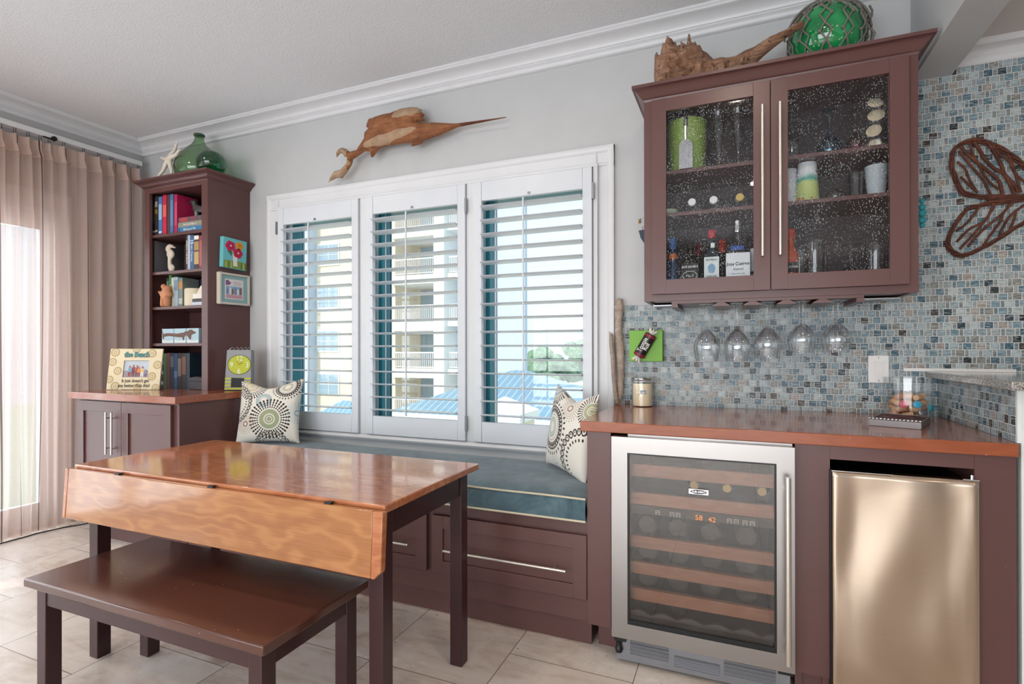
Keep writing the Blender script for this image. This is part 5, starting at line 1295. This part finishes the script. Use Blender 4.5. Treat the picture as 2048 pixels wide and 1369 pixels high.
put('screw', MB().lathe([(.0001, 0), (.0025, 0), (.0025, .001), (.0001, .001)], (.561, -.0165, 1.156), 10, (0, -1, 0)).lathe([(.0001, 0), (.0025, 0), (.0025, .001), (.0001, .001)], (.561, -.0165, 1.058), 10, (0, -1, 0)), 'grille', t)

# tray and cork jar on the counter
t = thing('napkin_tray', 'silver tray edged with beads in front of the cork jar', 'tray', (.560, -.345, .9145), rz=radians(-21))
tw, td = .0775, .125
b = MB().box(-tw + .006, tw - .006, -td + .006, td - .006, 0, .004)
for (a0, a1, b0, b1) in ((-tw, tw, -td, -td + .005), (-tw, tw, td - .005, td), (-tw, -tw + .005, -td + .0055, td - .0055), (tw - .005, tw, -td + .0055, td - .0055)): b.box(a0, a1, b0, b1, 0, .024)
put('tray', b, plain('brushed_pewter', '8b8688', .5, .6), t, local=True, bevel=.001)
for k in range(14):
    put('bead', MB().ball((-tw + .003 + k * (2 * tw - .006) / 13, -td + .002, .0275), .0056, 12, (1, 1, .8)), 'chrome', t, local=True)
tn = thing('napkins', 'stack of dark red and black patterned napkins inside the beaded tray', 'napkins', (.560, -.345, .919), rz=radians(-21))
def m_nap():
    t_ = NT('patterned_napkin'); p = t_.pos('obj'); n = t_.noise(p, 22., 3., .5, 1.5)
    return t_.end(t_.surf(t_.ramp(n, [(.42, '1d1718'), (.5, '6b1622'), (.56, '241a1a'), (.64, '8a8078')]), .7))
put('napkin_stack', MB().box(-tw + .008, tw - .008, -td + .008, td - .008, .0, .018), m_nap(), tn, local=True)
jc = Vector((.640, -.112, .9147)); JR = .0835
solo('cork_jar', (lambda q: q)(MB().shell([(JR, 0), (JR, .160), (JR, .163)], tuple(jc), 48, .003)), 'acrylic', 'clear cylindrical jar full of corks in front of the light switch', 'jar', ang=50)
def cork_mats(): return [flat('cork_' + c, c, .8) for c in ('c89a74', 'b98566', 'd2ab86', 'a87458')]
cms = cork_mats(); rr = random.Random(5)
lay_z = [.0145, .038, .0615, .085]; ci = 0
for li, zz in enumerate(lay_z):
    spots = [(0.0, 0.0)] + [(.050 * cos(a), .050 * sin(a)) for a in [li * .5 + 2 * pi * k / 7 for k in range(7)]]
    if li == 3: spots = [(0, 0), (-.035, -.02), (.03, -.025), (.0, .04), (.045, .01)]
    for (px, py) in spots:
        a = rr.uniform(0, pi); tl = rr.uniform(-.28, .28); d = Vector((cos(a) * cos(tl), sin(a) * cos(tl), sin(tl))) * .0195
        if (px, py) != (0.0, 0.0):
            tang = Vector((-py, px, 0)).normalized(); d = (tang + Vector((0, 0, rr.uniform(-.35, .35)))).normalized() * .0195
        c0 = Vector((px, py, zz)); 
        o = put('wine_cork', MB().tube([c0 - d, c0 - d * .95, c0 + d * .95, c0 + d], [.0105, .0115, .0115, .0105], 14), cms[ci % 4], local=True)
        o.location = jc; tag(o, 'tan wine cork in the clear jar', 'cork', 'corks in the clear jar'); ci += 1
for nm, c0, d, mt, lab in (('bottle_cap', (-.030, -.068, .060), (0, -1, .1), flat('pink_stopper', 'c4506a', .4), 'pink stopper pressed against the left side of the cork jar'),
                       ('bottle_cap', (.012, -.073, .060), (.1, -1, .15), flat('sky_blue_cap', '3aa3c8', .4), 'sky blue cap with orange star in the cork jar'),
                       ('bottle_cap', (.030, -.070, .028), (.2, -1, .2), flat('grey_metal_cap', '8a8c90', .3, metal=.8), 'hollow grey metal cap near the bottom of the cork jar'),
                       ('bottle_cap', (.062, -.045, .045), (.8, -.6, 0), flat('turquoise_cap', '2f9fae', .4), 'turquoise cap at the right side of the cork jar')):
    dd = Vector(d).normalized(); c0 = Vector(c0)
    q = MB().tube([c0, c0 + dd * .001, c0 + dd * .007, c0 + dd * .008], [.013, .0145, .0145, .013], 20)
    o = put(nm, q, mt, local=True); o.location = jc; tag(o, lab, 'cap', None)

# ornaments beside the wall cabinet and the twig sculpture
t = thing('hanging_ornament', 'small navy pennant ornament on the wall left of the wall cabinet', 'wall ornament', (-.44, -.001, 1.78))
put('pennant', MB().prism([(-.458, 1.795), (-.420, 1.797), (-.424, 1.74), (-.430, 1.728), (-.447, 1.755)], -.010, -.0005, 'y'), flat('navy_ornament', '2c3a50', .5), t)
put('hook', MB().tube([(-.440, -.006, 1.797), (-.440, -.006, 1.812), (-.432, -.006, 1.815)], .0012, 6), 'chrome', t)
t = thing('gold_charm', 'tiny gold charm on the wall above the navy pennant', 'wall ornament', (-.455, -.001, 1.845))
put('charm', MB().ball((-.455, -.005, 1.838), .006, 10).tube([(-.462, -.005, 1.856), (-.448, -.005, 1.838)], .002, 6).tube([(-.447, -.005, 1.856), (-.460, -.005, 1.838)], .002, 6), flat('gold_charm_metal', 'b8965a', .35, metal=.8), t)
q = MB()
for z, r in ((1.815, .010), (1.79, .013), (1.765, .015), (1.735, .015), (1.712, .010)): q.add(*(lambda s: (s.v, s.f))(MB().ball((.716, -.016, z), r, 12, (1.0, .6, 1))))
solo('teal_ornament', q, flat('teal_ornament_paint', '2b9aa6', .5), 'teal wall ornament peeking out right of the wall cabinet', 'wall ornament', origin=(.716, -.016, 1.76))
TW = {'o1': [(0.974, 1.8), (0.906, 1.808), (0.849, 1.83), (0.831, 1.868), (0.82, 1.906), (0.812, 1.935), (0.812, 1.972), (0.82, 2.011), (0.846, 2.031), (0.878, 2.039), (0.909, 2.03), (0.937, 2.014), (0.968, 1.992), (0.999, 1.962), (1.023, 1.935), (1.039, 1.914), (1.08, 1.87), (1.12, 1.81)], 'o2': [(1.12, 1.78), (1.039, 1.782), (0.974, 1.779), (0.925, 1.778), (0.89, 1.77), (0.865, 1.766), (0.843, 1.738), (0.82, 1.7), (0.804, 1.661), (0.797, 1.625), (0.81, 1.596), (0.836, 1.576), (0.868, 1.58), (0.9, 1.596), (0.931, 1.613), (0.974, 1.643), (1.011, 1.672), (1.039, 1.689), (1.09, 1.73), (1.12, 1.77)], 'spine': [(0.9, 1.809), (0.937, 1.802), (0.974, 1.798), (1.011, 1.796), (1.039, 1.795), (1.15, 1.79), (1.30, 1.79)], 'spine2': [(0.925, 1.79), (0.974, 1.791), (1.039, 1.79), (1.2, 1.785)], 'r1': [(0.839, 2.02), (0.868, 1.976), (0.906, 1.931), (0.937, 1.895), (0.962, 1.861), (0.973, 1.805)], 'r2': [(0.833, 2.001), (0.855, 1.966), (0.878, 1.927), (0.906, 1.883), (0.925, 1.841), (0.937, 1.806)], 'r3': [(0.881, 2.034), (0.9, 1.996), (0.919, 1.953), (0.944, 1.918), (0.974, 1.891), (0.999, 1.856), (1.023, 1.811)], 'r4': [(0.928, 2.019), (0.95, 1.973), (0.968, 1.927), (0.978, 1.89), (0.999, 1.837), (1.008, 1.801)], 'r5': [(0.944, 2.009), (0.962, 1.971), (0.993, 1.939), (1.005, 1.902), (1.023, 1.869), (1.039, 1.852), (1.07, 1.80)], 'r6': [(0.827, 1.958), (0.852, 1.93), (0.868, 1.88), (0.89, 1.83)], 'r7': [(0.839, 1.896), (0.862, 1.865), (0.894, 1.825)], 'r8': [(0.871, 2.028), (0.878, 1.983), (0.9, 1.932), (0.916, 1.89), (0.937, 1.856), (0.962, 1.829)], 'r9': [(0.987, 1.971), (1.005, 1.918), (1.017, 1.862), (1.029, 1.81)], 's1': [(0.944, 1.776), (0.931, 1.734), (0.912, 1.704), (0.868, 1.68), (0.826, 1.631)], 's2': [(1.005, 1.778), (0.974, 1.734), (0.937, 1.698), (0.9, 1.661), (0.862, 1.608)], 's3': [(0.9, 1.769), (0.881, 1.735), (0.852, 1.697), (0.823, 1.676)], 's4': [(1.039, 1.759), (0.999, 1.724), (0.974, 1.679), (0.962, 1.644)], 's5': [(0.95, 1.772), (0.925, 1.723), (0.887, 1.666), (0.836, 1.602)], 's6': [(0.974, 1.734), (0.962, 1.696), (0.937, 1.654), (0.912, 1.609)], 's7': [(1.014, 1.734), (1.005, 1.696), (0.993, 1.662)]}
def smooth_line(P, k=5):
    out = []
    for i in range(len(P) - 1):
        p0, p1, p2, p3 = P[max(i - 1, 0)], P[i], P[i + 1], P[min(i + 2, len(P) - 1)]
        for j in range(k):
            u = j / k; out.append(tuple(.5 * (2 * p1[c] + (p2[c] - p0[c]) * u + (2 * p0[c] - 5 * p1[c] + 4 * p2[c] - p3[c]) * u * u + (3 * p1[c] - p0[c] - 3 * p2[c] + p3[c]) * u ** 3) for c in (0, 1)))
    return out + [P[-1]]
t = thing('twig_sculpture', 'brown twisted twig leaf sculpture hanging on the mosaic wall', 'wall ornament', (.95, -.02, 1.8))
for k, (key, P) in enumerate(TW.items()):
    L = smooth_line(P); m = MB()
    nst = 4 if key[0] == 'o' else (3 if key[:2] == 'sp' else 1)
    for s in range(nst):
        off = s * 2 * pi / nst; pts = []
        for i, (x, z) in enumerate(L):
            a = off + i * .22; rr_ = .0052 if nst > 1 else 0; wv = .0012 * noise.noise(Vector((x * 60, z * 60, k)))
            pts.append((x + rr_ * cos(a) + wv, -.030 + rr_ * sin(a) - (.004 if nst == 1 else 0) + wv, z + rr_ * cos(a + 1.2)))
        r0 = .0042 if nst > 1 else (.0065 if key in ('r3', 'r4', 'r1') else .0048)
        m.tube(pts, [r0 * (1 + .18 * noise.noise(Vector((i * .7, k, s)))) for i in range(len(pts))], 8)
    put('outer_hoop' if key[0] == 'o' else ('spine' if key[:2] == 'sp' else 'twig'), m, 'twig', t, ang=60)

# ---------------------------------------------------------------- bottles and glassware inside the wall cabinet
Z0, Z1c, Z2c = UZT[0] + .0005, UZT[1] + .0005, UZT[2] + .0005
YB = -.255
def bottle(name, label, x, y, h, w, mat, cap, neck=.013, shoulder=.55, square=False, cap_h=.03, cap_r=None, liquid=None):
    t = thing(name, label, 'bottle', (x, y, Z0), group='liquor bottles in the wall cabinet')
    r = w / 2; hs = h * shoulder; hn = h - cap_h
    pr_ = [(.0005, .002), (r * .92, 0), (r, .004), (r, hs - .012), (r * .93, hs), (neck * 1.5, hs + (hn - hs) * .38), (neck, hs + (hn - hs) * .55), (neck, hn)]
    m = MB().lathe(pr_, (0, 0, 0), 28)
    if square: m.v = [Vector((max(-1, min(1, v.x / (r * .82))) * r if v.z < hs and abs(v.x) > 1e-4 else v.x, max(-1, min(1, v.y / (r * .82))) * r * .75 if v.z < hs else v.y, v.z)) for v in m.v]
    m.v = [v + Vector((x, y, Z0)) for v in m.v]
    put('glass', m, mat, t, ang=50)
    cr = cap_r or neck * 1.25
    put('cap', MB().lathe([(.0005, hn), (cr, hn), (cr * 1.03, hn + .004), (cr, hn + cap_h - .004), (cr * .8, hn + cap_h), (.0005, hn + cap_h)], (x, y, Z0), 22), cap, t)
    return t, (r * (.75 if square else 1.0))
def blabel(t, x, y, r, z0, z1, hw, mat, name='label'):
    return put(name, MB().box(x - hw, x + hw, y - r - .0018, y - r - .0004, Z0 + z0, Z0 + z1), mat, t, bevel=.0005)
bw = lambda n, c, **k: flat(n, c, .35, **k)
t, r = bottle('liquor_bottle', 'dark blue bottle with orange band at the left end of the wall cabinet', -.266, YB, .262, .052, bw('dark_blue_bottle', '16345a', coat=.5), bw('blue_cap', '2f62a0'), shoulder=.5, cap_h=.05)
put('neck_band', MB().lathe([(.0175, .165), (.0178, .188), (.0175, .19)], (-.266, YB, Z0), 20), bw('orange_band', 'd2743a'), t)
put('base_label', MB().lathe([(.0265, .035), (.0265, .08)], (-.266, YB, Z0), 24), bw('blue_label', '2a5a9a'), t)
t, r = bottle('liquor_bottle', 'square black label whiskey bottle in the wall cabinet', -.190, YB, .238, .080, 'amber', 'ink', shoulder=.62, square=True, cap_h=.028)
blabel(t, -.190, YB, r, .035, .142, .036, 'ink')
text('label_lettering', "JACK DANIEL'S", .0128, 'ltext', t, at(-.190, YB - r - .0026, Z0 + .125), local=False, squash=.8, bold=.0003)
m = MB(); P = blob(-.190, Z0 + .086, .030, .020, 32, 0); m.tube([(a, YB - r - .0022, b_) for a, b_ in P + P[:1]], .0012, 6); put('label_oval', m, 'ltext', t)
text('label_lettering', "No.7", .016, 'ltext', t, at(-.190, YB - r - .0026, Z0 + .086), local=False)
text('label_lettering', 'Tennessee', .011, 'ltext', t, at(-.190, YB - r - .0026, Z0 + .055), local=False)
t, r = bottle('liquor_bottle', 'pale blue gin bottle with red cap in the wall cabinet', -.101, YB, .284, .080, 'teal_glass', bw('red_cap', 'b5323e'), shoulder=.60, square=True, cap_h=.036, cap_r=.016)
blabel(t, -.101, YB, r, .045, .163, .030, bw('pale_label', 'dfe6e6'))
text('label_lettering', 'BOMBAY', .0135, 'ink', t, at(-.101, YB - r - .0024, Z0 + .150), local=False, squash=.85)
put('label_portrait', MB().prism(blob(-.101, Z0 + .113, .015, .021, 24, .05), YB - r - .0026, YB - r - .0019, 'y'), bw('blue_portrait', '7da6c6'), t)
text('label_lettering', 'SAPPHIRE', .0118, 'ink', t, at(-.101, YB - r - .0024, Z0 + .078), local=False, squash=.85)
put('neck_sticker', MB().box(-.101 - .004, -.101 + .012, YB - .0170, YB - .0160, Z0 + .205, Z0 + .225), 'ltext', t)
t, r = bottle('liquor_bottle', 'clear tequila bottle with silver cap and white label in the wall cabinet', .004, YB, .318, .104, 'stemglass', 'chrome', shoulder=.58, square=True, cap_h=.052, cap_r=.018, neck=.014)
blabel(t, .004, YB, r, .04, .172, .047, bw('white_label', 'e4e8ec'))
text('label_lettering', 'Jose Cuervo', .0195, 'ink', t, at(.004, YB - r - .0024, Z0 + .125), local=False, squash=.9, bold=.0003)
text('label_lettering', 'Especial', .0125, 'ink', t, at(.006, YB - r - .0024, Z0 + .103), local=False)
for k in range(2): put('label_line', MB().box(-.022 + k * .006, .030 - k * .006, YB - r - .0024, YB - r - .0018, Z0 + .082 - k * .013, Z0 + .085 - k * .013), bw('grey_print', '8d98a6'), t)
put('neck_seal', MB().prism([(-.030, Z0 + .186), (.030, Z0 + .186), (.022, Z0 + .205), (-.018, Z0 + .205)], YB - .026, YB - .0255, 'y'), bw('blue_seal', '2c56a4'), t)
t, r = bottle('liquor_bottle', 'clear bottle with wide silver cap beside the door handle', .083, YB + .06, .298, .060, 'stemglass', 'chrome', shoulder=.6, cap_h=.034, cap_r=.022, neck=.018)
put('neck_label', MB().lathe([(.0300, .20), (.0300, .10)], (.083, YB + .06, Z0), 24), bw('white_label', 'e4e8ec'), t)
bottle('liquor_bottle', 'bottle with orange red cap standing behind the gin bottle', -.062, YB + .12, .262, .055, 'amber', bw('orange_red_cap', 'b8432c'), shoulder=.55, cap_h=.06, cap_r=.015)
bottle('liquor_bottle', 'bottle with dark red wax top standing behind the whiskey bottle', -.165, YB + .14, .255, .055, 'amber', bw('dark_red_wax', '6e1f28'), shoulder=.55, cap_h=.055, cap_r=.014)
t, r = bottle('liquor_bottle', 'orange bottle with black label behind the right door handle', .206, YB, .262, .060, bw('orange_bottle', 'b8502e', coat=.5), bw('orange_red_cap', 'b8432c'), shoulder=.6, cap_h=.045)
blabel(t, .206, YB, r, .08, .12, .026, 'ink'); text('label_lettering', 'KUYPER', .0135, 'ltext', t, at(.206, YB - r - .0024, Z0 + .10), local=False)
# bottles lying with their caps to the front
M['clearbottle'] = M['stemglass']
for x, cap, lab in ((-.180, bw('white_cap', 'e6e8ea'), 'bottle lying on the middle shelf with white cap, left of two'), (-.092, bw('white_cap', 'e6e8ea'), 'bottle lying on the middle shelf with white cap, right of two'), (.012, bw('yellow_cap', 'c9ad62'), 'bottle lying on the middle shelf with yellow cap')):
    t = thing('lying_bottle', lab, 'bottle', (x, -.2, Z1c), group='bottles lying on the middle shelf'); zc = Z1c + .0425
    put('glass', MB().lathe([(.014, 0), (.015, .02), (.022, .04), (.038, .065), (.042, .085), (.042, .235), (.038, .24), (.0005, .24)], (x, -.285, zc), 28, (0, 1, 0)), 'stemglass', t)
    put('cap', MB().lathe([(.0005, 0), (.0150, 0), (.0165, .002), (.0165, .016), (.0005, .016)], (x, -.301, zc), 24, (0, 1, 0)), cap, t)
solo('small_dish', MB().lathe([(.0005, 0), (.028, 0), (.040, .012), (.042, .028), (.0395, .028), (.037, .014), (.0005, .006)], (-.285, -.24, Z1c), 30), bw('pale_green_dish', 'b9c9b0'), 'pale green small dish at the left end of the middle shelf', 'dish')
t = thing('ice_bucket', 'lime green ice bucket on the top shelf of the wall cabinet', 'bucket', (-.207, -.215, Z2c))
bc = (-.207, -.215, Z2c)
put('pail', MB().shell([(.0005, 0), (.074, 0), (.076, .004), (.086, .235)], bc, 40, .003), plain('lime_enamel', '8aa64e', .3, coat=.4), t)
put('rim', MB().lathe([(.0865, .232), (.0885, .234), (.0885, .240), (.085, .242), (.083, .236)], bc, 40), 'chrome', t)
def arch(x0, x1, z0, z1, n=12): 
    c = (x0 + x1) / 2; r = (x1 - x0) / 2
    return [(x0, z0)] + [(c - r * cos(pi * k / n), z1 - r + r * sin(pi * k / n)) for k in range(n + 1)] + [(x1, z0)]
put('scoop', MB().prism(arch(-.232, -.176, Z2c + .004, Z2c + .130), -.312, -.302, 'y').tube([(-.204, -.306, Z2c + .12), (-.204, -.308, Z2c + .20)], .005, 8).tube([(-.204, -.308, Z2c + .19), (-.204, -.304, Z2c + .228)], .009, 10), 'chrome', t)
for x, lab in ((-.072, 'tall trumpet flute glass on the top cabinet shelf, beside the ice bucket'), (.006, 'tall trumpet flute glass on the top cabinet shelf, beside the door stile')):
    m = MB().shell([(.030, 0), (.010, .004), (.006, .02), (.009, .07), (.016, .12), (.022, .17), (.024, .215), (.033, .245)], (0, 0, 0), 28, .0012)
    o = put('flute_glass', m, 'stemglass', local=True, ang=60); o.location = (x, -.25, Z2c); tag(o, lab, 'glass', 'flute glasses on the top cabinet shelf')
# right door, top shelf
m = MB()
for k in range(4): m.add(*(lambda q: (q.v, q.f))(MB().shell([(.034, .0 + k * .042), (.022, .012 + k * .042), (.006, .022 + k * .042), (.006, .040 + k * .042)], (0, 0, .098), 24, .0012)))
m.add(*(lambda q: (q.v, q.f))(MB().shell([(.033, 0), (.031, .05), (.022, .085), (.010, .096)], (0, 0, 0), 28, .0015)))
o = put('dessert_glass', m, 'stemglass', local=True, ang=60); o.location = (.212, -.25, Z2c); tag(o, 'stack of clear glasses at the left of the right door, top shelf', 'glass')
def inv(name, x, y, zb, h, rb, sh_, foot, mat, lab, grp=None):
    m = MB().lathe(stem(h, rb, sh_, foot), (0, 0, 0), 30); m.v = [Vector((v.x, v.y, h - v.z)) for v in m.v]
    o = put(name, m, mat, local=True, ang=60); o.location = (x, y, zb); return tag(o, lab, 'wine glass', grp)
inv('coloured_wine_glass', .352, -.21, Z2c, .200, .045, .095, .030, 'blue_glass', 'blue stemmed glass upside down on the top cabinet shelf')
inv('coloured_wine_glass', .444, -.20, Z2c, .190, .032, .085, .026, 'pink_glass', 'rose pink stemmed glass upside down on the top cabinet shelf')
t = thing('shell_vase', 'clear vase filled with shells and sand dollars, top right of the cabinet', 'vase', (.515, -.215, Z2c))
put('vase', MB().shell([(.050, 0), (.055, .01), (.045, .14), (.052, .235)], (.525, -.20, Z2c), 30, .0015), 'acrylic', t, ang=60)
for k, (dx, dz, r, d) in enumerate(((.0, .028, .024, (0, -1, .1)), (-.004, .085, .027, (-.3, -1, .3)), (.004, .145, .030, (-.2, -1, .5)), (.0, .195, .028, (.1, -1, .6)))):
    put('sand_dollar', MB().lathe([(.0005, 0), (r * .8, 0), (r, .003), (r * .8, .006), (.0005, .008)], (.508 + dx, -.225, Z2c + dz), 22, d), plain('sand_dollar', 'd8c5a6', .7, bump=.4) if k == 0 else bpy.data.materials['sand_dollar'], t)
# right door, middle shelf
def tumbler(x, y, zb, h, r0, r1, mat, lab, grp=None, flip=False, th=.0016, name='tumbler'):
    pf = [(.0005, .001), (r0, 0), (r0 * 1.01, .002), (r1, h)]
    m = MB().shell(pf, (0, 0, 0), 28, th)
    if flip: m.v = [Vector((v.x, v.y, h - v.z)) for v in m.v]
    o = put(name, m, mat, local=True, ang=60); o.location = (x, y, zb); return tag(o, lab, 'glass', grp)
tumbler(.203, -.235, Z1c, .150, .030, .028, bw('frosted_white', 'c9cdd4'), 'frosted white cup at the left of the middle shelf, right door')
def m_cup():
    t_ = NT('hand_painted_cup'); p = t_.pos('obj'); x, y, z = t_.sep(p)
    c = t_.ramp(z * 6.2 + t_.noise(p, 18., 2.) * .25, [(.0, 'a3b35c'), (.6, 'c2cf84'), (.72, '3d9c92'), (.86, 'd9dde0'), (.97, 'd9dde0')])
    return t_.end(t_.surf(t_.mix(t_.voro(p, 26.).lt(.18), c, 'c4623c'), .3))
tumbler(.268, -.245, Z1c, .165, .044, .034, m_cup(), 'hand painted green and teal cup on the middle shelf')
inv('small_goblet', .372, -.22, Z1c, .105, .036, .045, .030, 'stemglass', 'small clear goblet beside the painted cup')
tumbler(.440, -.235, Z1c, .110, .022, .026, 'stemglass', 'narrow clear glass in the middle of the middle shelf', 'clear glasses on the middle shelf')
for k in range(3): tumbler(.510, -.235, Z1c + .012 * k, .125 - .003 * k, .040, .030, bw('frosted_clear', 'b4bcc2') if k == 0 else 'stemglass', ('frosted tumbler of the nested stack at the right end of the middle shelf', 'clear tumbler nested under the frosted one', 'innermost clear tumbler of the nested stack')[k], 'nested tumblers', True, name='tumbler') if k == 0 else None
# right door, bottom shelf
tumbler(.240, -.20, Z0, .185, .030, .036, 'stemglass', 'clear tall glass right of the orange bottle, bottom shelf', 'clear glasses on the bottom cabinet shelf')
tumbler(.292, -.27, Z0, .205, .028, .036, 'stemglass', 'tallest clear glass on the bottom cabinet shelf', 'clear glasses on the bottom cabinet shelf')
for x, y, w_, lab in ((.340, -.19, .046, 'upside down goblet nearest the tallest glass, bottom shelf'), (.415, -.265, .050, 'upside down goblet in the middle of the bottom shelf'), (.445, -.13, .046, 'upside down goblet standing at the back of the bottom shelf'), (.545, -.16, .046, 'upside down goblet at the right end of the bottom shelf')):
    inv('goblet', x, y, Z0, .200, w_, .100, .042, 'stemglass', lab, 'upside down goblets on the bottom cabinet shelf')
tumbler(.500, -.265, Z0, .180, .030, .036, 'stemglass', 'clear tumbler in front at the right of the bottom shelf', 'clear glasses on the bottom cabinet shelf')
